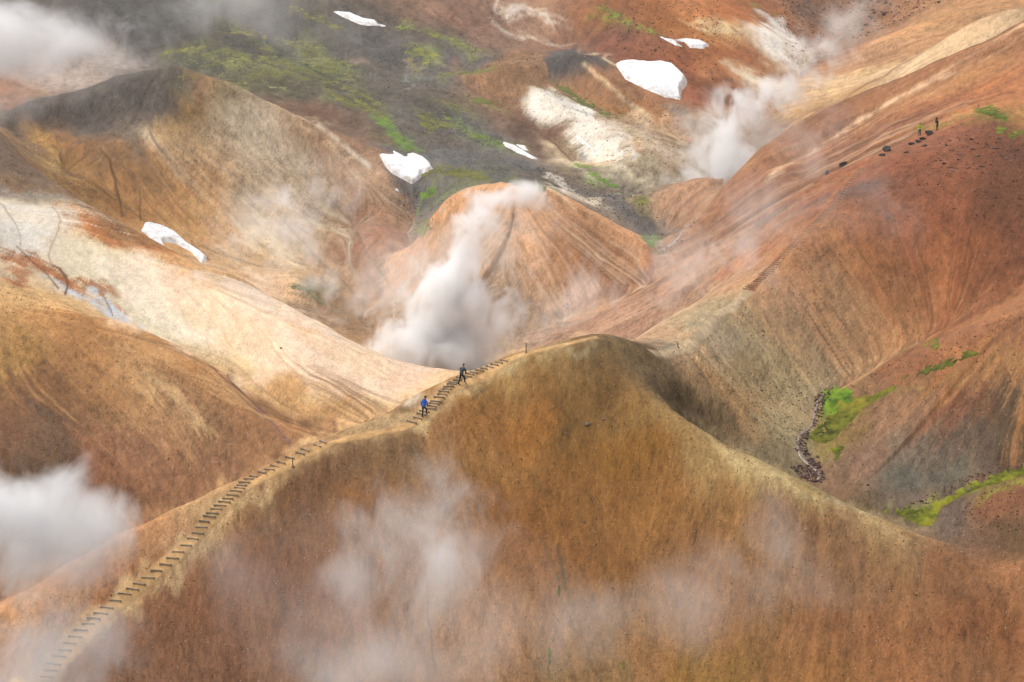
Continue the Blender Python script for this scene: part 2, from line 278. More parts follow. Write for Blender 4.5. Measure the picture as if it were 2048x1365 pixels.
# colour, strength, softness, ring of picture points; these run down the slope with the streaks
PATCHES = [
 ('544c48',.75,24,[(0,245),(60,212),(150,185),(240,150),(350,127),(390,152),(345,170),(350,215),(300,240),(270,290),(215,280),(190,240),(120,240),(40,258),(0,275)]),
 ('8a6a3c',.7,16,[(345,165),(390,190),(400,225),(350,240),(340,200)]),
 ('9c5a2c',.9,6,[(0,490),(60,488),(120,530),(130,552),(160,542),(200,560),(218,622),(200,608),(180,575),(150,560),(128,582),(80,540),(30,510),(0,512)]),
 ('bcc2c4',.9,6,[(138,592),(165,575),(190,575),(205,600),(228,640),(180,612)]),
 ('b8bdbf',.9,6,[(55,535),(95,545),(126,575),(108,578)]),
 ('c4823c',.9,4,[(186,578),(205,590),(218,627),(200,608)]),
 ('877a70',.8,14,[(0,335),(40,345),(80,380),(70,405),(20,390),(0,385)]),
 ('a5632f',.8,8,[(95,390),(130,405),(190,450),(260,480),(330,505),(280,500),(190,475),(130,440)]),
 ('7a5a3c',.8,8,[(0,308),(70,340),(200,425),(300,495),(260,490),(130,405),(60,360),(0,325)]),
 ('dfd3bc',.9,6,[(1075,178),(1100,175),(1170,220),(1200,250),(1260,275),(1290,320),(1250,318),(1180,280),(1090,220),(1072,205)]),
 ('d6c29c',.85,6,[(1108,262),(1150,290),(1210,330),(1245,348),(1200,342),(1140,302)]),
 ('8fa0ac',.7,4,[(1172,278),(1195,285),(1215,305),(1185,298)]),
 ('8c98a4',.8,3,[(1030,190),(1050,192),(1055,202),(1032,200)]),
 ('4a4742',.7,5,[(1050,155),(1068,158),(1062,190),(1052,180)]),
 ('d8c6b2',.8,5,[(960,2),(1040,8),(1090,20),(1150,32),(1100,28),(1030,18)]),
 ('ceb6a2',.8,6,[(962,20),(1000,42),(1060,62),(1140,86),(1110,84),(1050,70),(1000,52)]),
 ('d6c4a4',.8,4,[(1150,90),(1190,105),(1230,128),(1190,114)]),
 ('e6dfd0',.95,7,[(1495,22),(1530,22),(1560,66),(1572,110),(1555,122),(1520,84),(1490,45)]),
 ('dcc69c',.85,8,[(1360,40),(1420,30),(1470,48),(1452,66),(1430,52)]),
 ('e2d0ae',.9,8,[(1450,122),(1500,138),(1545,172),(1500,172),(1462,152)]),
 ('d8c6a8',.8,5,[(1530,108),(1555,120),(1560,135),(1540,130)]),
 ('6a5438',.3,14,[(1305,780),(1340,786),(1370,785),(1385,815),(1402,842),(1370,838),(1330,806)]),
 ('6a4630',.8,12,[(1150,455),(1200,480),(1260,520),(1290,545),(1240,535),(1180,500)]),
 ('7a5438',.7,10,[(1130,500),(1180,510),(1205,548),(1160,542)]),
 ('786a60',.85,7,[(1060,550),(1110,560),(1145,605),(1142,640),(1105,625)]),
 ('d6b69c',.7,8,[(1100,558),(1150,575),(1205,600),(1160,606),(1125,592)]),
 ('7e6440',.4,16,[(1130,690),(1210,668),(1260,690),(1330,740),(1300,745),(1230,720),(1170,720)]),
 ('c8a878',.5,12,[(1350,810),(1440,875),(1560,945),(1640,990),(1750,1040),(1850,1070),(1750,1050),(1620,1005),(1480,930)]),
 ('968468',.3,20,[(1470,640),(1530,680),(1600,790),(1590,880),(1540,850),(1490,760)]),
 ('c09a7a',.45,20,[(1290,690),(1340,640),(1420,570),(1480,530),(1460,570),(1400,630),(1350,690)]),
 ('988c74',.7,12,[(1310,696),(1400,620),(1450,590),(1420,640),(1370,690),(1345,702)]),
 ('6c4436',.6,12,[(1985,560),(2048,540),(2048,600),(1960,650),(1900,700),(1890,680),(1940,630)]),
 ('6e5440',.8,10,[(20,880),(60,800),(140,860),(120,960),(60,1040),(0,1040)]),
 ('cda878',.6,6,[(200,690),(330,770),(440,860),(420,860),(320,790)]),
 ('6a4c34',.5,6,[(230,640),(330,690),(440,770),(400,760),(320,720)]),
 ('a5724a',.55,10,[(1540,480),(1640,400),(1690,340),(1660,330),(1560,420)]),
 ('6d5648',.6,12,[(1480,440),(1560,390),(1650,345),(1640,370),(1580,410),(1520,440)]),
 ('c08a58',.5,12,[(1990,230),(2048,190),(2048,230)]),
]
PATCHES_MORE = [
 ('8f6848',.7,7,[(958,150),(975,125),(1000,112),(1050,108),(1075,125),(1090,160),(1060,190),(1030,200),(990,190)]),
 ('4e4a4a',.8,6,[(1075,122),(1100,102),(1140,87),(1165,97),(1150,120),(1120,125),(1100,145),(1082,142)]),
 ('8a6040',.7,7,[(1100,150),(1150,125),(1200,140),(1260,190),(1200,200),(1140,180)]),
 ('b08a68',.6,5,[(1095,122),(1115,122),(1120,135),(1100,135)]),('a8845f',.6,5,[(1135,140),(1165,140),(1170,155),(1140,152)]),
 ('95622f',.65,7,[(1150,172),(1230,192),(1290,240),(1240,234),(1180,205)]),
 ('c8a888',.6,9,[(1230,225),(1270,215),(1330,270),(1400,330),(1340,330),(1280,270)]),
 ('7a5238',.65,6,[(1190,112),(1240,142),(1300,190),(1345,240),(1300,222),(1240,172)]),
 ('7c7268',.6,6,[(1320,205),(1350,205),(1370,230),(1340,240)]),
 ('6a4c3c',.75,7,[(1000,212),(1040,215),(1090,240),(1150,280),(1190,320),(1240,350),(1200,350),(1130,310),(1070,270),(1020,250)]),
 ('5e4638',.7,8,[(985,215),(1020,225),(1060,270),(1110,320),(1070,315),(1020,275)]),
 ('cdb58c',.6,6,[(1180,312),(1250,342),(1300,366),(1270,366),(1200,340)]),
 ('d8c4aa',.75,4,[(1080,343),(1100,345),(1130,380),(1150,405),(1120,395),(1095,365)]),
 ('7a4630',.6,12,[(1200,75),(1300,110),(1380,170),(1420,230),(1380,210),(1360,150),(1300,125),(1240,120),(1190,100)]),
 ('a07868',.6,10,[(820,5),(880,0),(930,10),(900,30),(850,28)]),('96705c',.6,6,[(905,118),(925,115),(920,132),(905,130)]),
 ('a88c7c',.6,6,[(690,100),(730,105),(740,120),(710,115)]),('b49484',.6,4,[(780,135),(810,130),(815,148),(790,145)]),('8a9490',.7,3,[(785,142),(815,150),(840,162),(815,160)]),
 ('c8ac8c',.75,5,[(615,235),(650,255),(680,275),(660,275),(630,255)]),('a5826a',.6,7,[(680,270),(720,290),(750,310),(740,330),(700,305)]),
 ('b8a894',.55,16,[(420,190),(520,215),(640,290),(600,330),(500,290),(430,240)]),
 ('b09c86',.5,18,[(450,250),(560,320),(640,400),(560,400),(470,330)]),
 ('8c6248',.5,14,[(680,360),(760,400),(800,460),(790,560),(740,520),(690,440)]),
 ('dccba6',.6,9,[(430,400),(500,440),(570,500),(600,540),(540,520),(460,460)]),
 ('7a5a34',.55,10,[(120,300),(190,320),(230,400),(240,430),(170,370),(130,340)]),
]
PATCHES_FIXED = [
 ('7c573e',.5,22,[(1120,420),(1200,455),(1300,515),(1320,545),(1240,590),(1160,560),(1110,490)]),('9a8068',.5,25,[(880,450),(950,420),(1040,470),(1060,600),(960,640),(860,600)]),  # browner dome, the shade on its right half painted into the colour
 ('7c4e38',.42,25,[(1480,400),(1600,330),(1800,220),(2048,120),(2048,190),(1900,240),(1740,310),(1650,345),(1560,395)]),
 ('93633c',.6,8,[(1255,195),(1340,250),(1425,335),(1380,335),(1300,272)]),('8a5c3c',.55,7,[(1210,262),(1290,300),(1380,345),(1330,345),(1250,300)]),
 ('c9a47e',.5,8,[(1320,245),(1400,300),(1440,330),(1410,335),(1340,280)]),
 ('5c4c34',.45,30,[(1900,810),(2000,780),(2048,800),(2048,900),(1950,920)]),
 ('ecd2b8',.7,25,[(250,500),(420,545),(640,655),(830,728),(830,772),(700,800),(560,750),(450,720),(350,680),(250,620),(200,560)]),
 ('a07048',.2,16,[(1960,700),(2048,665),(2048,715),(2000,730)]),
 ('cdb084',.55,18,[(1020,730),(1130,690),(1200,674),(1130,712),(1060,748)]), # pale crests and trodden ground, not drawn out down the slope
 ('c9a274',.8,13,[(240,1058),(430,975),(590,894),(700,849),(830,792),(920,752),(1010,718),(1070,706),(1010,745),(930,790),(890,825),(850,858),(780,866),(700,882),(640,910),(560,960),(500,998),(450,1050),(390,1110),(330,1170),(250,1225),(180,1290),(110,1365),(60,1365),(150,1240),(280,1140),(380,1060),(430,1005),(370,1012),(300,1048)]),
 ('9a6c46',.6,10,[(240,1056),(430,974),(590,893),(600,900),(430,1000),(300,1060)]),
]
STREAKS = [ # colour, strength, half width, line
 ('dcbc9c',.9,3.5,[(1545,352),(1587,325),(1640,290),(1724,236),(1826,185),(1900,150),(1956,122)]),
 ('d6b08c',.7,3,[(1700,252),(1780,205),(1880,150),(1960,100),(2048,50)]),
 ('d0a074',.7,3,[(1840,205),(1940,140),(2048,70)]),
 ('e0caac',.9,4,[(1538,362),(1552,354),(1566,348)]),
 ('c89c78',.5,3,[(1620,340),(1720,280),(1800,240)]),
 ('66463a',.6,5,[(1690,300),(1760,262),(1850,225),(1960,165),(2048,110)]),
 ('66463a',.5,4,[(1780,290),(1850,250),(1940,205),(2048,150)]),
 ('d8c0a0',.8,3,[(1310,690),(1340,720),(1385,775),(1440,840),(1500,900)]),
 ('c09a70',.6,3,[(1395,712),(1450,760),(1500,820),(1560,880)]),
 ('a0663c',.7,5,[(1180,138),(1210,160),(1260,200),(1330,245),(1400,300)]),
 ('cbb08c',.7,4,[(1170,130),(1215,165),(1260,210),(1300,235)]),
 ('d8c09c',.7,3,[(1090,372),(1120,390),(1150,418)]),
 ('e4d0b4',.8,4,[(1085,345),(1105,360),(1130,382)]),
 ('d8c4a8',.7,6,[(440,500),(520,560),(600,620),(690,690)]),
 ('cfae8a',.6,5,[(400,300),(460,360),(540,430),(620,520)]),
 ('e0cfa8',.7,6,[(440,370),(500,420),(560,480),(590,520)]),
 ('7a6652',.5,5,[(240,200),(350,280),(420,330),(460,350)]),
 ('e4dcc8',.7,4,[(640,250),(670,275),(700,300),(740,330)]),
 ('6c4c3a',.5,5,[(640,420),(700,490),(760,580),(790,640)]),
]
LINES_DARK = [ # cracks and small washed-out lines: colour, strength, half width, line
 ('5e3622',.9,1.6,[(32,487),(54,510),(80,534),(115,573)]),('5e3622',.95,2.0,[(105,525),(118,535),(129,547),(132,560),(128,584)]),('7a4a28',.8,1.6,[(207,593),(214,612),(222,630)]),
 ('7c6c5c',.6,1.6,[(2,400),(20,430),(32,451),(41,483)]),('8c7458',.6,1.6,[(105,417),(120,440),(122,461),(105,490),(100,503),(105,525)]),
 ('5a4028',.8,2.2,[(200,296),(222,325),(236,362),(240,400),(246,436)]),('5a4028',.7,2,[(276,380),(281,410),(282,440)]),('6a4a2e',.6,2,[(112,320),(125,350),(150,375)]),
 ('5c4660',.5,2.4,[(455,752),(480,778),(505,800),(530,828),(560,858),(585,884)]),
 ('6a4a36',.7,2.6,[(855,1120),(858,1180),(858,1240),(866,1300),(872,1350)]),
 ('5a4a38',.6,4,[(1114,1095),(1122,1130),(1126,1180)]),
 ('6a4a38',.6,2,[(385,480),(400,500),(420,520)]),('5c4434',.6,2.2,[(560,430),(620,500),(690,570),(740,620)]),('5c4434',.5,2,[(650,390),(700,450),(760,530),(790,590)]),
 ('c0aa94',.9,3,[(826,512),(838,528),(826,555),(812,575),(800,590),(788,610),(790,635)]),
]
MOSS = [ # colour, ring, share of cover
 ('8aa030',[(1195,10),(1235,25),(1258,45),(1292,58),(1325,72),(1280,60),(1240,44),(1215,32)],.9),
 ('657a2c',[(1108,166),(1150,188),(1200,220),(1245,238),(1200,231),(1150,204)],.8),
 ('6cae2e',[(1153,331),(1180,336),(1230,364),(1260,384),(1235,384),(1190,363)],1.0),
 ('66a62e',[(1142,345),(1175,357),(1217,378),(1200,376),(1162,362)],1.0),
 ('6fa436',[(748,236),(775,240),(800,265),(815,283),(842,307),(812,302),(780,276)],.9),
 ('828a3a',[(828,226),(870,226),(908,250),(912,259),(860,268),(845,250)],.75),
 ('7ea236',[(880,220),(905,240),(935,260),(990,282),(1012,297),(985,288),(930,268),(900,245)],.9),
 ('7cb236',[(838,386),(872,376),(864,392),(845,399)],1.0),
 ('84862e',[(828,447),(860,445),(850,466),(836,470)],.85),
 ('748438',[(925,188),(985,198),(1004,212),(960,212)],.75),
 ('96a244',[(808,98),(862,94),(884,116),(850,132),(818,118)],.65),
 ('8cae40',[(796,54),(826,52),(828,62),(805,62)],.9), ('90a444',[(795,42),(818,38),(812,48),(796,48)],.7),
 ('8e9a44',[(860,68),(900,74),(936,92),(975,104),(940,104),(900,88)],.6),
 ('7a8048',[(318,95),(450,100),(560,110),(655,118),(725,125),(740,165),(790,235),(700,190),(600,150),(500,152),(420,172),(340,150)],.2),
 ('848a48',[(600,70),(660,120),(720,130),(680,140),(620,132),(580,110)],.55),
 ('7c8240',[(870,330),(960,345),(1000,352),(960,362),(900,352)],.45),
 ('80883a',[(1250,385),(1290,390),(1300,410),(1270,405)],.7),
 ('6e9a44',[(1288,480),(1320,476),(1322,490),(1295,494)],.85),
 ('6f9a2a',[(1636,792),(1672,777),(1706,782),(1700,806),(1664,838),(1645,818)],1.05),
 ('7e8028',[(1650,832),(1700,802),(1800,772),(1730,815),(1668,880),(1650,890),(1622,882),(1612,872)],1.0),
 ('949a22',[(1655,898),(1695,880),(1684,905),(1662,935),(1664,910)],1.05),
 ('98a022',[(1628,962),(1664,936),(1648,956)],.85),
 ('868c24',[(1762,1026),(1810,1014),(1870,1009),(1930,974),(2000,944),(2060,934),(2060,944),(1990,966),(1930,991),(1887,1015),(1868,1052),(1850,1056),(1810,1042)],1.05),
 ('787a2c',[(1800,762),(1850,734),(1930,704),(1985,698),(1920,726),(1850,757)],.8),
 ('7c7c2c',[(1848,690),(1880,672),(1880,700),(1850,700)],.5),
 ('667a22',[(1948,222),(1985,217),(2018,234),(2012,244),(1985,240)],.9),
 ('667a22',[(1995,258),(2008,255),(2014,266),(2000,268)],1.0),('667a22',[(2030,262),(2048,262),(2044,270),(2032,268)],1.0),('5c701e',[(2020,270),(2034,272),(2032,278),(2022,277)],1.0),
 ('6c7028',[(1112,1130),(1122,1150),(1121,1210),(1112,1265),(1104,1320),(1096,1365),(1088,1365),(1104,1290),(1110,1220),(1110,1160)],.75),
 ('6c7028',[(1128,1335),(1140,1315),(1134,1340)],.8),('687028',[(1245,1330),(1252,1320),(1250,1345)],.7),
 ('74805a',[(558,576),(590,564),(622,575),(645,600),(690,636),(640,616),(600,586)],.75),
 ('8e9428',[(175,176),(235,170),(200,174)],.9),('929a2c',[(60,196),(90,190),(70,198)],.9),
 ('7e8a2a',[(1520,18),(1506,8),(1498,16)],.8),
]

def _strip(line, w):
    n = len(line); up_ = [(x, y - w * (.4 + .6 * math.sin(math.pi * (i + .3) / (n - .4)))) for i, (x, y) in enumerate(line)]
    return up_ + [(x, y + w * (.4 + .6 * math.sin(math.pi * (i + .3) / (n - .4)))) for i, (x, y) in reversed(list(enumerate(line)))]
for _l, _w, _h in [([(440,56),(520,72),(580,88),(650,96)],4,'8a8e4c'),([(585,18),(640,40),(690,62)],3,'848848'),([(505,84),(550,106),(585,132)],4,'808646'),([(325,104),(400,97),(460,110),(560,124),(640,128),(725,132)],5,'868c4a'),
   ([(480,152),(560,146),(640,140),(705,146)],5,'7c8244'),([(425,128),(480,118),(520,122)],4,'949a58'),([(600,158),(680,166),(745,198)],5,'7c8240'),([(640,172),(700,208),(752,222)],6,'80863e'),([(340,150),(420,164),(500,176)],5,'7a7e44'),([(495,166),(560,178),(598,190)],3,'9aa070'),
   ([(862,70),(912,78),(955,104)],3,'8a9a40'),([(700,190),(760,230),(800,262)],6,'7c8438'),([(860,200),(905,212),(960,232)],4,'808838'),([(820,120),(835,140),(830,158)],4,'8c9640'),([(880,150),(940,146),(1000,140)],4,'7c8440'),([(740,262),(790,292),(835,312)],4,'6f8434'),([(930,340),(990,346),(1040,352)],4,'7c8438'),([(1020,352),(1060,368),(1090,372)],3,'80883a'),([(835,350),(880,342),(930,346)],4,'7a8038')]:
    MOSS.append((_h, _strip(_l, _w), .82))
RILLS = [ # where they start, how many, length, colour, strength, half width, depth
 ([(1540,530),(1640,470),(1760,430),(1900,430),(2000,480),(1980,560),(1880,640),(1760,700),(1620,690),(1520,640)], 48, 8, '5e4028', .6, 1.0, .07),
 ([(1540,530),(1640,470),(1760,430),(1900,430),(1900,600),(1760,680),(1620,680),(1520,640)], 24, 6, 'c89868', .35, 1.6, 0),
 ([(1430,640),(1520,620),(1600,720),(1560,820),(1450,760)], 30, 8, '6a5c46', .6, 1.3, .06),
 ([(1430,640),(1520,620),(1600,720),(1560,820),(1450,760)], 18, 8, 'b09a78', .55, 1.4, 0),
 ([(1300,720),(1380,710),(1480,780),(1540,900),(1420,840)], 30, 7, 'a88a64', .5, 1.4, 0),
 ([(1300,720),(1380,710),(1480,780),(1540,900),(1420,840)], 24, 7, '5c4a34', .55, 1.3, .05),
 ([(0,560),(200,640),(400,730),(500,830),(400,900),(150,850),(0,800)], 55, 9, '64462e', .5, 1.3, .06),
 ([(0,560),(200,640),(400,730),(500,830),(400,900),(150,850),(0,700)], 40, 9, 'c49a6a', .45, 1.6, 0),
 ([(380,150),(520,200),(700,300),(770,380),(700,500),(560,460),(400,380)], 60, 9, '6e5844', .45, 1.4, .08),
 ([(380,150),(520,200),(700,300),(770,380),(700,500),(560,460),(400,380)], 55, 9, 'cdbba0', .45, 1.7, 0),
 ([(620,400),(740,380),(800,480),(780,600),(680,560)], 26, 8, '6a4a36', .5, 1.6, .1),
 ([(0,230),(200,200),(320,230),(300,280),(100,270)], 30, 5, '544a46', .6, 2.2, 0),
 ([(120,310),(300,290),(360,420),(250,430)], 26, 6, '5c4228', .5, 1.5, .1),
 ([(300,520),(500,590),(700,690),(820,740),(760,770),(500,700)], 40, 7, 'b98e60', .4, 1.4, .04),
 ([(540,690),(700,740),(760,800),(640,830)], 40, 6, '7a5a3c', .5, 1.5, .04),
 ([(1480,400),(1700,280),(1900,160),(2048,60),(2048,200),(1800,280),(1560,400)], 60, 9, '64432f', .5, 1.5, .06),
 ([(1480,400),(1700,280),(1900,160),(2048,60),(2048,200),(1800,280),(1560,400)], 13, 8, 'd0a884', .35, 1.5, 0),
 ([(1580,260),(1700,190),(1900,60),(2000,20),(1900,130),(1700,210)], 40, 7, '8a5e3c', .5, 1.6, 0),
 ([(1250,640),(1400,540),(1600,430),(1620,470),(1480,600),(1330,690)], 60, 8, '8a6048', .4, 1.3, .03),
 ([(1250,640),(1400,540),(1600,430),(1620,470),(1480,600),(1330,690)], 30, 6, 'dcbc9c', .28, 1.5, 0),
 ([(1650,830),(1850,740),(2000,680),(1980,760),(1800,860),(1680,920)], 40, 8, '64482f', .4, 1.5, .03),
 ([(1650,830),(1850,740),(2000,680),(1980,760),(1800,860),(1680,920)], 14, 8, 'a98460', .2, 1.6, 0),
 ([(920,400),(1060,380),(1180,450),(1280,520),(1150,560),(1000,520)], 40, 7, '7c5236', .45, 1.6, .06),
 ([(920,400),(1060,380),(1180,450),(1280,520),(1150,560),(1000,520)], 30, 7, 'd6b698', .4, 1.7, 0),
 ([(980,130),(1060,115),(1180,120),(1300,210),(1400,300),(1250,320),(1080,260)], 40, 7, '64422c', .45, 1.5, .06),
 ([(1060,120),(1180,120),(1300,210),(1400,300),(1250,320),(1080,200)], 14, 6, 'dcc4a0', .3, 1.6, 0),
 ([(1350,30),(1500,15),(1580,110),(1540,160),(1440,140)], 30, 6, '8a4e26', .5, 1.7, 0),
 ([(1200,50),(1350,110),(1430,200),(1300,130)], 26, 7, '5e3424', .5, 1.6, .06),
 ([(700,900),(1000,860),(1300,900),(1600,1040),(1900,1120),(1900,1300),(1000,1300),(500,1250),(560,1020)], 70, 7, 'b98c58', .12, 1.6, 0),
 ([(700,900),(1000,860),(1300,900),(1600,1040),(1900,1120),(1900,1300),(1000,1300),(500,1250),(560,1020)], 50, 7, '5c3e22', .14, 1.6, .03),
]

def paint(G):
    K = 1500.0
    S = [s.split(',') for s in SAMPLES.split()]
    su = np.array([float(s[0]) for s in S]); sv = np.array([float(s[1]) for s in S]); sc = np.array([lin(s[2]) for s in S])
    U, V = G.U, G.V
    # where each sample sits: the visible ground at that picture point
    sl = np.zeros(len(S))
    for i in range(len(S)):
        j = int(np.argmin(np.abs(PHI - math.atan2((su[i] - 1024) / F, CP + SP * (682.5 - sv[i]) / F))))
        d = np.where(G.vis[:, j], np.abs(V[:, j] - sv[i]), 1e9)
        sl[i] = lD[int(np.argmin(d))]
    st = 3
    uu = U[::st, ::st] + 22 * G.n3[::st, ::st] + 8 * G.n2[::st, ::st] ; vv = V[::st, ::st] + 16 * G.m3[::st, ::st]
    ll = (lD[:, None] * np.ones((1, NC)))[::st, ::st]
    acc = np.zeros(uu.shape + (3,)); wt = np.zeros(uu.shape)
    for i in range(len(S)):
        d2 = (uu - su[i]) ** 2 + (1.25 * (vv - sv[i])) ** 2 + (K * (ll - sl[i])) ** 2
        w = 1 / (d2 + 500.0) ** 2
        acc += w[..., None] * sc[i]; wt += w
    C = acc / wt[..., None]
    rr = np.arange(NR)[:, None] / st * np.ones((1, NC)); cc = np.ones((NR, 1)) * np.arange(NC)[None] / st
    C = bilerp(C, rr, cc)
    wn = 5 * G.n2 + 9 * G.n3; wm = 5 * G.m2 + 7 * G.m3
    def zone(pts, m):
        a = np.array(pts)
        return G.vis & (U > a[:, 0].min() - m) & (U < a[:, 0].max() + m) & (V > a[:, 1].min() - m) & (V < a[:, 1].max() + m)
    def put(C, hexc, al, soft, pts, closed=True, hw=0, warp=1.0, brk=0.0, near=None):
        if closed: pts = [(x + 260 if x >= 2040 else x - 260 if x <= 0 else x, y) for x, y in pts]   # carry on past the edge of the view
        z = zone(pts, soft * 3 + hw + 30)
        if near: z = z & (DD > near[0]) & (DD < near[1])
        sd = poly_sdf(U[z] + warp * wn[z], V[z] + warp * wm[z], pts, closed) + hw
        m = al * smooth(-soft, soft, sd)
        if brk: m = m * np.clip(1 - brk * (.6 - .55 * G.s1[z] - .3 * G.n2[z]), 0, 1)
        C[z] = C[z] * (1 - m[:, None]) + lin(hexc) * m[:, None]
    for h, al, so, pts in PATCHES + PATCHES_MORE: put(C, h, al, so, pts)
    for h, pts, cov in MOSS: put(C, h, .62 * cov, 9, pts, True, 0, 1.3, .5)
    # run the colours down the fall line by a streaky amount
    t = np.clip(.45 + .30 * G.s1 + .22 * G.s2 + .12 * G.s0, 0, 1) * 4.0 * (.2 + .8 * G.slope) * (1 - .85 * smooth(176, 160, DD)) * (1 - .6 * smooth(290, 350, DD))
    stack = [C] + [bilerp(C, *G.up[k]) for k in (2, 3, 4, 5)]
    out = np.zeros_like(C)
    for k in range(5):
        w = np.clip(1 - np.abs(t - k), 0, 1)
        out += stack[k] * w[..., None]
    C = out
    for h, al, hw, pts in STREAKS: put(C, h, al, 3.0 + hw * .5, pts, False, hw, .2, .75)
    for h, al, so, pts in PATCHES_FIXED: put(C, h, al, so, pts, brk=.35, warp=1.6)
    # grain, streaks
    crisp = .16 * smooth(1.1, 2.3, -G.s1) - .24 * smooth(1.1, 2.4, G.s1) - .12 * smooth(1.4, 2.6, G.s0 + .4 * G.s2)
    lum = 1 + crisp * (.25 + .75 * G.slope) * (.15 + .85 * smooth(160, 185, DD)) + (.085 * G.s1 + .07 * G.s2 + .045 * G.s0) * (.35 + .65 * G.slope) * (.18 + .82 * smooth(163, 180, DD)) + .09 * G.n1 + .05 * G.n3 + .12 * G.n0 + .05 * G.n2
    warm = .035 * G.n4 + .03 * G.s3 + .03 * G.s2
    pale = smooth(.30, .5, C.mean(-1)); lum = 1 + (lum - 1) * (1 - .5 * pale); C = C * (1 + pale[..., None] * np.array([0, -.012, .08]))
    C = C * np.clip(lum, .45, 1.7)[..., None] * np.stack([1 + warm, np.ones_like(warm), 1 - 1.4 * warm], -1)
    for h, al, hw, pts in LINES_DARK: put(C, h, al, 1.2, pts, False, hw, .35)
    # washed-out rills traced down the fall line
    G.rill = np.zeros(U.shape)
    r7 = np.random.default_rng(3)
    Ru, Cu = G.dn[3]
    for ring, n, steps, hx, al, hw, cut in RILLS:
        a = np.array(ring); ok = G.vis & (U > a[:, 0].min()) & (U < a[:, 0].max()) & (V > a[:, 1].min()) & (V < a[:, 1].max())
        ii, jj = np.where(ok); ins = poly_sdf(U[ii, jj], V[ii, jj], ring) > 0; ii, jj = ii[ins], jj[ins]
        for q in r7.integers(0, len(ii), n):
            r_, c_ = np.array([float(ii[q])]), np.array([float(jj[q])]); L = []; ds = []
            for k in range(int(steps * r7.uniform(.5, 1.3))):
                L.append((float(bilerp(U, r_, c_)[0]), float(bilerp(V, r_, c_)[0])))
                ds.append(float(bilerp(DD, r_, c_)[0]))
                r_, c_ = bilerp(Ru, r_, c_), bilerp(Cu, r_, c_)
            if len(L) < 3: continue
            w = hw * r7.uniform(.6, 1.3); put(C, hx, al * r7.uniform(.5, 1), 1.1, L, False, w, .22, .7, (min(ds) * .97, max(ds) * 1.03))
            if cut:
                z = zone(L, 12) & (DD > min(ds) * .97) & (DD < max(ds) * 1.03); d = poly_sdf(U[z] + .22 * wn[z], V[z] + .22 * wm[z], L, False)
                G.rill[z] = np.maximum(G.rill[z], cut * np.exp(-(d / (w + 1.2)) ** 2))
    m_ = C.mean(-1, keepdims=True); C = (m_ + .95 * (C - m_)) * np.array([.985, .995, .95])
    C = C * .96; C = C * (1 - .2 * (smooth(330, 350, DD) * smooth(980, 880, U)))[..., None]; C = C * (1 + (smooth(176, 166, DD))[..., None] * np.array([-.01, .015, -.03]))
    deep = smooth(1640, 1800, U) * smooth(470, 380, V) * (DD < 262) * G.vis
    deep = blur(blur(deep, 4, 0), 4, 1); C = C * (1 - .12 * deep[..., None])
    rt = blur(blur(smooth(1500, 1700, U) * (DD < 262) * G.vis * smooth(800, 700, V), 4, 0), 4, 1)[..., None]; C = C * (1 + rt * np.array([-.09, -.01, .02]))
    gl = blur(blur(np.clip(poly_sdf(U, V, [(1360,700),(1480,630),(1600,700),(1640,790),(1600,900),(1420,850),(1300,740)]) / 40 + .5, 0, 1) * (DD < 200) * G.vis, 4, 0), 4, 1)[..., None]; C = C * (1 + gl * np.array([.52, .40, .24]))  # browner gully slope, its colour brightened to offset the shade in the hollow
    return np.clip(C, .01, .88)
# ------------------------------------------------------------ helpers
def mesh_object(name, verts, faces, mat=None, parent=None, kind=None, smooth_=True, col=None):
    me = bpy.data.meshes.new(name)
    v = np.asarray(verts, np.float32); f = np.asarray(faces, np.int32)
    me.vertices.add(len(v)); me.vertices.foreach_set('co', v.ravel())
    k = f.shape[1]
    me.loops.add(f.size); me.loops.foreach_set('vertex_index', f.ravel())
    me.polygons.add(len(f)); me.polygons.foreach_set('loop_start', np.arange(0, f.size, k, dtype=np.int32))
    if smooth_: me.polygons.foreach_set('use_smooth', np.ones(len(f), bool))
    if col is not None:
        a = me.color_attributes.new('tint', 'FLOAT_COLOR', 'POINT')
        c = np.ones((len(v), 4), np.float32); c[:, :3] = col; a.data.foreach_set('color', c.ravel())
    me.update(calc_edges=True); me.validate()
    o = bpy.data.objects.new(name, me); COL.objects.link(o)
    if mat: me.materials.append(mat)
    if parent: o.parent = parent
    if kind: o['kind'] = kind
    return o

def tag(o, label, cat, group=None, kind=None):
    o['label'] = label; o['category'] = cat
    if group: o['group'] = group
    if kind: o['kind'] = kind
    return o

def new_mat(name, rough=.9, spec=.15):
    m = bpy.data.materials.new(name); m.use_nodes = True
    b = m.node_tree.nodes['Principled BSDF']
    b.inputs['Roughness'].default_value = rough; b.inputs['Specular IOR Level'].default_value = spec
    return m, m.node_tree, b

def N(nt, kind, **kw):
    n = nt.nodes.new(kind)
    for k, v in kw.items():
        if k in n.inputs: n.inputs[k].default_value = v
        else: setattr(n, k, v)
    return n

def math_node(nt, op, a, b=None, c=None, clamp=False):
    n = nt.nodes.new('ShaderNodeMath'); n.operation = op; n.use_clamp = clamp
    for i, x in enumerate((a, b, c)):
        if x is None: continue
        if isinstance(x, (int, float)): n.inputs[i].default_value = x
        else: nt.links.new(x, n.inputs[i])
    return n.outputs[0]

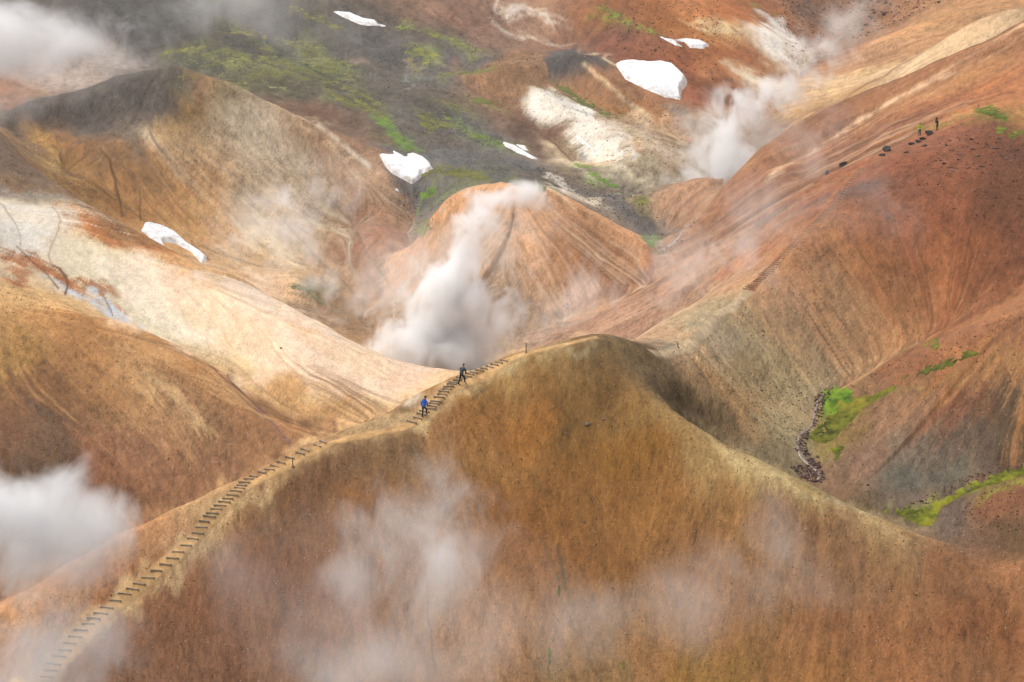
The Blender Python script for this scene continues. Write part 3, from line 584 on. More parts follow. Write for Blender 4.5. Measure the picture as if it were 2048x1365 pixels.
def earth_material(name, scale=1.0, bump=.5, amt=.21, rough=.95):
    """vertex tint x grain in three sizes, with fine relief"""
    m, nt, b = new_mat(name, rough, .12)
    at = N(nt, 'ShaderNodeAttribute', attribute_name='tint')
    geo = N(nt, 'ShaderNodeNewGeometry')
    def noise(s, d, r=.6):
        n = N(nt, 'ShaderNodeTexNoise'); n.inputs['Scale'].default_value = s; n.inputs['Detail'].default_value = d; n.inputs['Roughness'].default_value = r
        nt.links.new(geo.outputs['Position'], n.inputs['Vector']); return n.outputs['Fac']
    a, c, e = noise(.9 * scale, 4, .65), noise(4.5 * scale, 3, .7), noise(13 * scale, 2, .7)
    v = math_node(nt, 'ADD', math_node(nt, 'MULTIPLY', a, .16), math_node(nt, 'ADD', math_node(nt, 'MULTIPLY', c, .36), math_node(nt, 'MULTIPLY', e, .48)))
    k = math_node(nt, 'MULTIPLY_ADD', math_node(nt, 'SUBTRACT', v, .5), amt * 10, 1.0)
    k = math_node(nt, 'MAXIMUM', k, .35); k = math_node(nt, 'MINIMUM', k, 1.7)
    # scattered dark and pale grains of stone
    vo = N(nt, 'ShaderNodeTexVoronoi'); vo.inputs['Scale'].default_value = 3.2 * scale; nt.links.new(geo.outputs['Position'], vo.inputs['Vector'])
    sx = N(nt, 'ShaderNodeSeparateXYZ'); nt.links.new(vo.outputs['Color'], sx.inputs[0])
    dot = math_node(nt, 'LESS_THAN', vo.outputs['Distance'], .17)
    dark = math_node(nt, 'MULTIPLY', dot, math_node(nt, 'GREATER_THAN', sx.outputs[0], .72))
    pale = math_node(nt, 'MULTIPLY', dot, math_node(nt, 'LESS_THAN', sx.outputs[0], .07))
    k = math_node(nt, 'MULTIPLY', k, math_node(nt, 'SUBTRACT', 1.0, math_node(nt, 'MULTIPLY', dark, .35)))
    vm = N(nt, 'ShaderNodeVectorMath', operation='SCALE'); nt.links.new(at.outputs['Color'], vm.inputs[0]); nt.links.new(k, vm.inputs['Scale'])
    mx = N(nt, 'ShaderNodeMix', data_type='RGBA'); nt.links.new(math_node(nt, 'MULTIPLY', pale, .45), mx.inputs['Factor'])
    nt.links.new(vm.outputs[0], mx.inputs['A']); mx.inputs['B'].default_value = (.55, .5, .43, 1)
    nt.links.new(mx.outputs['Result'], b.inputs['Base Color'])
    bp = N(nt, 'ShaderNodeBump'); bp.inputs['Strength'].default_value = bump; bp.inputs['Distance'].default_value = .12
    nt.links.new(v, bp.inputs['Height']); nt.links.new(bp.outputs[0], b.inputs['Normal'])
    return m

def plain(name, rgb, rough=.9, var=.25, scale=6.0, spec=.2):
    m, nt, b = new_mat(name, rough, spec)
    tc = N(nt, 'ShaderNodeTexCoord'); n = N(nt, 'ShaderNodeTexNoise'); n.inputs['Scale'].default_value = scale; n.inputs['Detail'].default_value = 4
    nt.links.new(tc.outputs['Object'], n.inputs['Vector'])
    k = math_node(nt, 'MULTIPLY_ADD', math_node(nt, 'SUBTRACT', n.outputs['Fac'], .5), var * 4, 1.0)
    vm = N(nt, 'ShaderNodeVectorMath', operation='SCALE'); vm.inputs[0].default_value = rgb; nt.links.new(k, vm.inputs['Scale'])
    nt.links.new(vm.outputs[0], b.inputs['Base Color'])
    return m

# ------------------------------------------------------------ the ground
G = build_ground()
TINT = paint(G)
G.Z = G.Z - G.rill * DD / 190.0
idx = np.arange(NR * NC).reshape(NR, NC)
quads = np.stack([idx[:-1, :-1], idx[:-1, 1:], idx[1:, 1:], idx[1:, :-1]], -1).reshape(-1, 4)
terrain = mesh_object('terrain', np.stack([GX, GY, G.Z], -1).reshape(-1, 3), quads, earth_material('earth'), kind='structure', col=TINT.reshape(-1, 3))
terrain['label'] = 'mineral stained rhyolite hills, bare brown, orange and white'

def grid_of(x, y):
    D = np.hypot(x, y)
    return (np.log(D) - lD[0]) / (lD[1] - lD[0]), np.interp(np.arctan2(x, y), PHI, np.arange(NC))

def ground_z(x, y):
    r, c = grid_of(np.asarray(x, float), np.asarray(y, float))
    return bilerp(G.Z, np.atleast_1d(r), np.atleast_1d(c))

def hit(u, v, lo=0):
    """the ground seen at a picture point"""
    x, y, z = px_dir(u, v); h = math.hypot(x, y)
    j = np.interp(math.atan2(x, y), PHI, np.arange(NC)); j0 = int(j); f = j - j0
    zc = G.Z[:, j0] * (1 - f) + G.Z[:, min(j0 + 1, NC - 1)] * f
    ray = CAMZ + z / h * np.exp(lD)
    ok = np.where((zc >= ray) & (np.exp(lD) > lo))[0]
    i = int(ok[0]) if len(ok) else NR - 1
    D = math.exp(lD[i])
    if i > 0:
        a = zc[i - 1] - ray[i - 1]; b = zc[i] - ray[i]
        if a < 0: D = math.exp(lD[i - 1] + (lD[i] - lD[i - 1]) * (-a / (b - a + 1e-9)))
    X, Y = x / h * D, y / h * D
    return Vector((X, Y, float(ground_z(X, Y)[0])))

def normal_at(p, e=.4):
    zx = (ground_z(p.x + e, p.y) - ground_z(p.x - e, p.y))[0] / (2 * e); zy = (ground_z(p.x, p.y + e) - ground_z(p.x, p.y - e))[0] / (2 * e)
    return Vector((-zx, -zy, 1)).normalized()
# ------------------------------------------------------------ sheets laid on the ground: snow, moss, path, water
def lattice(pts, margin, sub, dmin=None, dmax=None):
    """fine grid over the ground around a ring of picture points: rows, columns (fractional) of the ground grid"""
    a = np.array(pts, float)
    z = (G.U > a[:, 0].min() - margin) & (G.U < a[:, 0].max() + margin) & (G.V > a[:, 1].min() - margin) & (G.V < a[:, 1].max() + margin)
    if dmin is None: z &= G.vis
    else: z &= (DD > dmin) & (DD < dmax)
    ii, jj = np.where(z)
    r = np.arange(ii.min() - 1, ii.max() + 1.01, 1.0 / sub); c = np.arange(jj.min() - 1, jj.max() + 1.01, 1.0 / sub)
    R, C = np.meshgrid(r, c, indexing='ij')
    return R, C

def at_grid(R, C):
    D = np.exp(lD[0] + R * (lD[1] - lD[0])); ph = np.interp(C, np.arange(NC), PHI)
    return D * np.sin(ph), D * np.cos(ph), bilerp(G.Z, R, C)

def vnoise(x, y, seed):
    """smooth value noise"""
    xi, yi = np.floor(x).astype(int), np.floor(y).astype(int); fx, fy = x - xi, y - yi
    fx = fx * fx * (3 - 2 * fx); fy = fy * fy * (3 - 2 * fy)
    def h(i, j):
        n = np.sin(i * 127.1 + j * 311.7 + seed * 74.7) * 43758.5453
        return n - np.floor(n)
    return (h(xi, yi) * (1 - fx) + h(xi + 1, yi) * fx) * (1 - fy) + (h(xi, yi + 1) * (1 - fx) + h(xi + 1, yi + 1) * fx) * fy - .5

def fbm(x, y, s, seed, o=4):
    t = 0
    for k in range(o): t = t + vnoise(x * s * 2 ** k, y * s * 2 ** k, seed + k) / 1.8 ** k
    return t

def sheet(R, C, off, keep, col=None):
    """triangulated grid cells where any corner is kept, compacted"""
    X, Y, Z = at_grid(R, C)
    P = np.stack([X, Y, Z + off], -1).reshape(-1, 3)
    n, m = R.shape; ix = np.arange(n * m).reshape(n, m)
    q = np.stack([ix[:-1, :-1], ix[:-1, 1:], ix[1:, 1:], ix[1:, :-1]], -1).reshape(-1, 4)
    q = q[keep.reshape(-1)[q].any(1)]
    u, inv = np.unique(q, return_inverse=True)
    return P[u], inv.reshape(-1, 4), (None if col is None else col.reshape(-1, 3)[u])

# --- snow
snow_mat, nt, b = new_mat('snow', .6, .3)
tcn = N(nt, 'ShaderNodeNewGeometry'); sn = N(nt, 'ShaderNodeTexNoise'); sn.inputs['Scale'].default_value = 1.1; sn.inputs['Detail'].default_value = 6; sn.inputs['Roughness'].default_value = .65
nt.links.new(tcn.outputs['Position'], sn.inputs['Vector'])
cr = N(nt, 'ShaderNodeValToRGB'); cr.color_ramp.elements[0].position = .26; cr.color_ramp.elements[0].color = (.50, .45, .39, 1); cr.color_ramp.elements[1].position = .50; cr.color_ramp.elements[1].color = (.80, .80, .81, 1)
nt.links.new(sn.outputs['Fac'], cr.inputs[0]); sa = N(nt, 'ShaderNodeAttribute', attribute_name='tint'); sm_ = N(nt, 'ShaderNodeVectorMath', operation='MULTIPLY'); nt.links.new(cr.outputs[0], sm_.inputs[0]); nt.links.new(sa.outputs['Color'], sm_.inputs[1]); nt.links.new(sm_.outputs[0], b.inputs['Base Color'])
bp = N(nt, 'ShaderNodeBump'); bp.inputs['Strength'].default_value = .5; bp.inputs['Distance'].default_value = .25; nt.links.new(sn.outputs['Fac'], bp.inputs['Height']); nt.links.new(bp.outputs[0], b.inputs['Normal'])

SNOW = [ # ring of picture points, thickness, near and far limit, holes, label
 ([(660,22),(700,24),(712,30),(726,36),(750,40),(756,48),(772,50),(772,55),(742,53),(718,50),(690,38)], .7, None, [], 'long thin white snow strip on the dark grey plain far back'),
 ([(1307,68),(1330,76),(1348,80),(1372,77),(1398,79),(1421,91),(1408,98),(1380,97),(1350,92)], .9, None, [[(1354,85),(1368,86),(1378,95),(1370,95)]], 'small white snow patch with a dark hollow below the orange hills'),
 ([(1228,127),(1262,124),(1300,128),(1322,126),(1345,131),(1360,144),(1374,158),(1376,168),(1366,182),(1362,202),(1330,196),(1290,180),(1250,160)], 1.8, (375,470), [], 'large thick white snow bank with a steep front in the reddish hollow'),
 ([(757,308),(787,308),(783,298),(796,305),(812,315),(815,308),(828,307),(845,312),(860,325),(867,338),(855,345),(845,350),(838,362),(824,371),(806,360),(785,350),(770,335)], .9, None, [], 'broad white snow patch at the foot of the beige streaked hill'),
 ([(788,377),(795,375),(800,382),(797,386),(790,384)], .3, None, [], 'tiny white snow scrap at the head of the gravel gully'),
 ([(1002,281),(1030,290),(1055,305),(1085,322),(1062,319),(1035,308),(1010,295)], .5, None, [], 'narrow white snow strip slanting across the grey stony slope'),
 ([(1028,288),(1050,291),(1060,303),(1052,304),(1036,294)], .4, None, [], 'thin snow sliver lying just above the narrow slanting snow strip'),
 ([(1145,268),(1168,278),(1180,290),(1196,300),(1205,308),(1190,304),(1160,288)], .5, None, [], 'pointed white snow wedge beside the blue grey clay'),
 ([(289,446),(300,444),(330,452),(352,464),(375,485),(400,500),(416,513),(414,526),(404,530),(380,505),(352,490),(333,488),(328,500),(310,490),(298,478),(281,463)], .9, (250,315), [[(330,487),(352,489),(380,505),(400,530),(372,526),(335,505)]], 'ragged dirty white snow patch in the gully behind the cream hill'),
 ([(1296,63),(1301,64),(1300,67),(1296,66)], .3, None, [], 'speck of snow at the end of the bright moss strip'),
]
for k, (ring, T, lim, holes, label) in enumerate(SNOW):
    R, C = lattice(ring, 6, 3 if len(ring) < 9 else 2.5, *(lim or (None, None)))
    if R.size > 120000: R, C = lattice(ring, 6, 1.5, *(lim or (None, None)))
    X, Y, Z = at_grid(R, C); U_, V_, fw = project(X, Y, Z)
    wob = 2.2 * fbm(X, Y, .8, 3 + k)
    sd = poly_sdf(U_ + wob, V_ + .7 * wob, ring)
    for h in holes: sd = np.minimum(sd, -poly_sdf(U_ + wob, V_ + wob, h))
    sd = sd * fw / F                       # metres
    T *= .55 if T < 1.5 else .8
    off = -.12 + (T + .12) * smooth(-.08, .3 + .5 * T, sd) + .12 * fbm(X, Y, .5, 9) * (sd > 0)
    dirt = np.clip((.55 + .9 * fbm(X, Y, 1.3, 30 + k, 5)) * (1 - smooth(.05, .9, sd)) + .5 * (fbm(X, Y, .9, 50 + k, 5) - .28), 0, .7)
    vt, fc, cl = sheet(R, C, off, sd > -.12, 1 - dirt[..., None] * np.array([.45, .55, .66]))
    lab = np.arange(len(vt))                      # one piece only: keep the largest
    for _ in range(400):
        mn = lab[fc].min(1); nl = lab.copy()
        for q in range(4): np.minimum.at(nl, fc[:, q], mn)
        if (nl == lab).all(): break
        lab = nl
    best = np.bincount(lab).argmax(); fk = fc[lab[fc[:, 0]] == best]; uu_, inv_ = np.unique(fk, return_inverse=True); vt, fc, cl = vt[uu_], inv_.reshape(-1, 4), cl[uu_]
    ctr = vt.mean(0); ctr[2] = vt[:, 2].min()
    o = mesh_object('snow_patch', vt - ctr, fc, snow_mat, col=cl); o.location = ctr
    tag(o, label, 'snow patch', 'snow patches left on the hills')

# --- moss: one mat of many cushions
mv, mf, mc = [], [], []; base_n = 0
for k, (h, ring, cover) in enumerate(MOSS):
    try: R, C = lattice(ring, 5, 1.6)
    except ValueError: continue
    if R.size > 60000: R, C = lattice(ring, 5, .8)
    X, Y, Z = at_grid(R, C); U_, V_, fw = project(X, Y, Z)
    n1 = fbm(X, Y, .55, 20 + k); n2_ = fbm(X, Y, 2.2, 40 + k, 3)
    st_ = bilerp(G.s1 + G.s2, R, C)
    big = fbm(X, Y, .16, 60 + k, 3); na = 15 if cover < .98 else 7
    sd = np.minimum(poly_sdf(U_ + 9 * n1, V_ + 7 * n2_, ring), 6) + na * (n1 * .7 + big * .6 * (cover < .7) + n2_ * .55 + .16 * st_ + .4 * fbm(X, Y, 6, 70 + k, 2)) + 13 * (cover - .95)
    off = -.05 + .10 * smooth(-1.5, 4.0, sd) + .06 * n2_ * (sd > 0)
    cl = .66 * (lin(h)[None, None] * .8 + .2 * lin('6a5a30')) * np.clip(1 + 1.1 * n1 + .9 * n2_, .4, 1.6)[..., None] * np.stack([1 + .35 * n1, np.ones_like(n1), np.ones_like(n1)], -1)
    fade = .35 * smooth(240, 300, np.hypot(X, Y))[..., None]; cl = cl * (1 - fade) + fade * lin('5e5a40')
    keep = sd > -1.5
    if not keep.any(): continue
    vt, fc, cc = sheet(R, C, off, keep, cl)
    mv.append(vt); mf.append(fc + base_n); mc.append(cc); base_n += len(vt)
moss = mesh_object('moss', np.concatenate(mv), np.concatenate(mf), earth_material('moss_green', 2.0, .9, .25), kind='stuff', col=np.concatenate(mc))
moss['label'] = 'bright green and olive moss along gullies and on grey slopes'

# --- trodden path over the front hill, the saddle and up to the ridge
def ribbon(line, half, name, mat, lift=.035, step=.22, wobble=.18, rgb=None, across=9):
    P = [Vector((p.x, p.y, 0)) for p in line]; Q = []
    for a, b2 in zip(P[:-1], P[1:]):
        n = max(1, int((b2 - a).length / step))
        Q += [a.lerp(b2, i / n) for i in range(n)]
    Q.append(P[-1]); q = np.array([[p.x, p.y] for p in Q])
    for _ in range(14): q[1:-1] = .25 * q[:-2] + .5 * q[1:-1] + .25 * q[2:]
    t = np.gradient(q, axis=0); t /= np.linalg.norm(t, axis=1, keepdims=True) + 1e-9
    nrm = np.stack([-t[:, 1], t[:, 0]], -1)
    w = np.linspace(-1, 1, across)
    ha = half * (1 + wobble * 2.5 * fbm(q[:, 0], q[:, 1], .5, 5, 5)); hb = half * (1 + wobble * 2.5 * fbm(q[:, 0], q[:, 1], .5, 25, 5))
    hw = np.where(w[None] < 0, ha[:, None], hb[:, None])
    X = q[:, 0, None] + nrm[:, 0, None] * w * hw; Y = q[:, 1, None] + nrm[:, 1, None] * w * hw
    Z = ground_z(X.ravel(), Y.ravel()).reshape(X.shape)
    off = -.06 + (lift + .06) * (1 - smooth(.62, 1.0, np.abs(w)))[None] + .02 * fbm(X, Y, 1.5, 8)
    V_ = np.stack([X, Y, Z + off], -1).reshape(-1, 3); n, m = X.shape; ix = np.arange(n * m).reshape(n, m)
    f = np.stack([ix[:-1, :-1], ix[1:, :-1], ix[1:, 1:], ix[:-1, 1:]], -1).reshape(-1, 4)
    c = None
    if rgb is not None: c = np.array(rgb)[None] * np.clip(1 + .5 * fbm(X, Y, .8, 12).reshape(-1, 1) + .5 * fbm(X, Y, 3, 15).reshape(-1, 1), .5, 1.5)
    if rgb is not None:
        rg_, cg_ = grid_of(X.ravel(), Y.ravel()); e = (.9 * (1 - smooth(.25, .95, np.abs(w)))[None] * np.ones_like(X)).reshape(-1, 1)
        c = c * e + bilerp(TINT, rg_, cg_) * (1 - e)
    return V_, f, c
path_mat = earth_material('path_sand', 2.0, .8, .16)
PATHS = [([(40,1440),(100,1350),(200,1238),(300,1152),(380,1087),(430,1033),(480,980),(560,940),(650,890),(740,870),(822,850),(848,836),(870,800),(925,770),(1010,725),(1060,704),(1130,690),(1195,675)], .75, 'c39a68'),
         ([(1300,704),(1345,706),(1380,692),(1410,660),(1450,622),(1495,583)], .8, 'bda584'),
         ([(1500,580),(1600,472),(1660,400),(1715,338)], .55, '94603f'),
         ([(1690,352),(1722,336),(1760,306),(1840,275),(1875,264),(1950,234)], .8, 'a26848')]
pv, pf, pc, bn = [], [], [], 0
for ln, hw, hx in PATHS:
    a, f_, c_ = ribbon([hit(*p) for p in ln], hw, 'path', path_mat, rgb=lin(hx))
    pv.append(a); pf.append(f_ + bn); pc.append(c_); bn += len(a)
mesh_object('path', np.concatenate(pv), np.concatenate(pf), path_mat, kind='structure', col=np.concatenate(pc))

# --- water of the streams
water_mat, nt, b = new_mat('stream_water', .12, .5); b.inputs['Base Color'].default_value = (.26, .19, .145, 1)
n_ = N(nt, 'ShaderNodeTexNoise'); n_.inputs['Scale'].default_value = 2.5; n_.inputs['Detail'].default_value = 4; g_ = N(nt, 'ShaderNodeNewGeometry'); nt.links.new(g_.outputs['Position'], n_.inputs['Vector'])
bp = N(nt, 'ShaderNodeBump'); bp.inputs['Strength'].default_value = .6; bp.inputs['Distance'].default_value = .1; nt.links.new(n_.outputs['Fac'], bp.inputs['Height']); nt.links.new(bp.outputs[0], b.inputs['Normal'])
STREAMS = [([(1650,782),(1636,800),(1628,830),(1624,852),(1600,868),(1594,890),(1600,912),(1618,930),(1640,945),(1636,962)], .2),
           ([(1375,452),(1362,470),(1350,484),(1338,494),(1325,500)], .4), ([(1490,328),(1462,350),(1448,372)], 1.0),
           ([(1700,62),(1668,88),(1672,104),(1640,112),(1618,130),(1600,152)], .5)]
sv, sf, bn = [], [], 0
for ln, hw in STREAMS:
    a, f_, _ = ribbon([hit(*p) for p in ln], hw, 'stream', water_mat, lift=.05, wobble=.35)
    sv.append(a); sf.append(f_ + bn); bn += len(a)
mesh_object('stream', np.concatenate(sv), np.concatenate(sf), water_mat, kind='structure')
# ------------------------------------------------------------ log stairs
wood = plain('weathered_timber', (.36, .275, .18), .85, .35, 5.0)
wood_top = plain('worn_timber', (.30, .23, .15), .85, .3, 5.0)
def bevel_box(sx, sy, sz, bv=.015):
    bm = bmesh.new(); bmesh.ops.create_cube(bm, size=1.0)
    for v in bm.verts: v.co = Vector((v.co.x * sx, v.co.y * sy, v.co.z * sz))
    if bv: bmesh.ops.bevel(bm, geom=bm.edges[:], offset=bv, segments=1, affect='EDGES')
    return bm
def to_mesh(bm, name, mat, smooth_=False):
    me = bpy.data.meshes.new(name); bm.to_mesh(me); bm.free(); me.materials.append(mat)
    if smooth_:
        for p in me.polygons: p.use_smooth = True
    return me
step_me = []
for k in range(4):
    bm = bevel_box(.98, .12, .20, .02); r_ = random.Random(k)
    bmesh.ops.subdivide_edges(bm, edges=[e for e in bm.edges if abs((e.verts[0].co - e.verts[1].co).x) > .5], cuts=3)
    for v in bm.verts: v.co += Vector((0, .02 * math.sin(v.co.x * 4 + k), .018 * math.sin(v.co.x * 3 + 2 * k))) + Vector((0, r_.uniform(-.006, .006), r_.uniform(-.006, .006)))
    step_me.append(to_mesh(bm, 'step', wood))
stake_me = to_mesh(bevel_box(.07, .06, .34, .01), 'stake', wood)
soil_bm = bmesh.new(); bmesh.ops.create_icosphere(soil_bm, subdivisions=2, radius=1)

LOWER = [(275,1335),(298,1300),(315,1260),(345,1215),(380,1180),(405,1138),(440,1100),(473,1062),(515,1025),(548,995),(590,965),(625,930),(675,890),(730,850),(775,823),(815,793),(865,757),(915,717),(970,680),(1010,642),(1042,604),(1090,567),(1128,527),(1158,495),(1178,460),(1195,428),(1225,398),(1242,378),(1265,353),(1288,333),(1312,312),(1334,294),(1358,273),(1380,250),(1402,230),(1415,215),(1430,198),(1455,177),(1482,160),(1535,140),(1578,122),(1607,102),(1645,82),(1695,52),(1755,28),(1785,8)]
LOWER = [(x * .3418, 899 + y * .3418) for x, y in LOWER] + [(635, 893), (646, 886)]
UPPER = [(295,1135),(378,1080),(430,1025),(470,985),(560,950),(565,912),(600,878),(630,850),(670,795),(710,755),(735,718),(775,680),(802,650),(845,617),(865,590),(925,562),(975,522),(1050,508),(1085,472),(1145,452),(1220,425),(1280,400),(1360,375),(1425,345),(1490,320),(1555,292)]
UPPER = [(780 + x * .1465, 680 + y * .1465) for x, y in UPPER]
_f = [(1495,579),(1520,560),(1545,535),(1570,509),(1600,478),(1620,456),(1640,437),(1657,421),(1678,405),(1690,385),(1700,365),(1711,350),(1722,339)]
_s = np.concatenate([[0], np.cumsum([math.hypot(b[0] - a[0], b[1] - a[1]) for a, b in zip(_f[:-1], _f[1:])])])
FAR = [(float(np.interp(s, _s, [p[0] for p in _f])), float(np.interp(s, _s, [p[1] for p in _f]))) for s in np.linspace(0, _s[-1], 56)]

def staircase(pts, tilt, label, lo, scale=1.0, seed=0, thin=.68):
    r_ = random.Random(seed)
    root = bpy.data.objects.new('log_staircase', None); COL.objects.link(root)
    root.location = hit(*pts[0], lo=lo); root.empty_display_size = .5
    tag(root, label, 'staircase', 'log stairs on the trail')
    n = len(pts)
    for i, p in enumerate(pts):
        h = hit(*p, lo=lo)
        s = bpy.data.objects.new('step', step_me[i % 4]); COL.objects.link(s); s.parent = root
        s.location = h + Vector((0, 0, .05 + r_.uniform(-.02, .03))) - root.location
        want = math.radians(tilt(i / (n - 1)) + r_.uniform(-2.5, 2.5)); best = (9, 0)
        for q in range(-60, 61, 3):                   # lay the log across the climb
            c_, s_ = math.cos(math.radians(q)) * .45, -math.sin(math.radians(q)) * .45
            z0, z1 = ground_z(h.x - c_, h.y - s_)[0], ground_z(h.x + c_, h.y + s_)[0]; zm = (z0 + z1) / 2
            (u0, v0, _), (u1, v1, _) = project(h.x - c_, h.y - s_, zm + .8 * (z0 - zm)), project(h.x + c_, h.y + s_, zm + .8 * (z1 - zm))
            best = min(best, (abs(math.atan2(v1 - v0, u1 - u0) - want), math.radians(q)))
        a = best[1]
        dx, dy = math.cos(a) * .45, -math.sin(a) * .45
        za, zb = ground_z(h.x - dx, h.y - dy)[0], ground_z(h.x + dx, h.y + dy)[0]
        s.location.z += max(0, (za + zb) / 2 - h.z) + (.02 if thin > .6 else .0)
        s.rotation_euler = (r_.uniform(-.05, .05), -.8 * math.atan2(zb - za, .9) + r_.uniform(-.04, .04), -a); s.scale = (scale * r_.uniform(.9, 1.08), thin, thin)
        for sx in (-.41, .41):
            k = bpy.data.objects.new('stake', stake_me); COL.objects.link(k); k.parent = s
            k.location = (sx + r_.uniform(-.04, .04), -.085, -.02)
    return root
staircase(LOWER, lambda t: 4 if t < .75 else 4 + (t - .75) * 70, 'lower flight of log steps curving up the left flank of the front hill', 0, 1.0, 1)
staircase(UPPER, lambda t: 13 - 32 * t if t < .3 else 3 + 14 * max(0, t - .5) * 1.6, 'log steps just under the front hilltop, with two walkers on them', 0, .98, 2)
staircase(FAR, lambda t: 2, 'long steep flight of closely spaced log steps on the far right ridge', 0, .95, 3, .42)

# ------------------------------------------------------------ marker posts
post_mat = plain('grey_post', (.16, .13, .10), .85, .3, 4.0)
def post(u, v, h, label, lean=0.0):
    p = hit(u, v)
    root = bpy.data.objects.new('trail_post', None); COL.objects.link(root); root.location = p
    tag(root, label, 'post', 'trail marker posts')
    bm = bevel_box(.075, .075, h + .2, .008)
    for q in bm.verts: q.co.z += (h + .2) / 2 - .2
    o = bpy.data.objects.new('stake', to_mesh(bm, 'stake', post_mat)); COL.objects.link(o); o.parent = root; o.rotation_euler = (0, lean, .3)
    bm = bmesh.new(); bmesh.ops.create_cone(bm, cap_ends=True, segments=9, radius1=.17, radius2=.06, depth=.10)
    for q in bm.verts: q.co = Vector((q.co.x * (1 + .2 * math.sin(q.co.y * 20)), q.co.y, q.co.z + .03))
    o = bpy.data.objects.new('soil_mound', to_mesh(bm, 'soil_mound', plain('post_soil', (.26, .15, .07), .95), True)); COL.objects.link(o); o.parent = root
post(1052, 707, .95, 'thin dark wooden post on the pale trail below the front hilltop', .02)
post(586, 934, .78, 'grey wooden post beside the lower log stairs', -.05)
post(1356, 696, .5, 'short thin post by the pale saddle path', -.12)
post(1956, 217, .55, 'thin post beyond the mossy ridge top', 0)

# ------------------------------------------------------------ people
def skin_mesh(name, pts, edges, radii, mat, sub=2, root=0, parent=None, flat=None):
    me = bpy.data.meshes.new(name); me.from_pydata([tuple(p) for p in pts], edges, [])
    o = bpy.data.objects.new(name, me); COL.objects.link(o)
    sk = o.modifiers.new('skin', 'SKIN'); sk.use_smooth_shade = True; sk.branch_smoothing = .6
    for i, d in enumerate(me.skin_vertices[0].data):
        r = radii[i]; d.radius = r if isinstance(r, tuple) else (r, r); d.use_root = (i == root)
    ss = o.modifiers.new('sub', 'SUBSURF'); ss.levels = sub; ss.render_levels = sub
    dg = bpy.context.evaluated_depsgraph_get(); ev = o.evaluated_get(dg)
    m2 = bpy.data.meshes.new_from_object(ev); m2.name = name
    bpy.data.objects.remove(o); bpy.data.meshes.remove(me)
    for p in m2.polygons: p.use_smooth = True
    m2.materials.clear(); m2.materials.append(mat)
    ob = bpy.data.objects.new(name, m2); COL.objects.link(ob)
    if parent: ob.parent = parent
    return ob

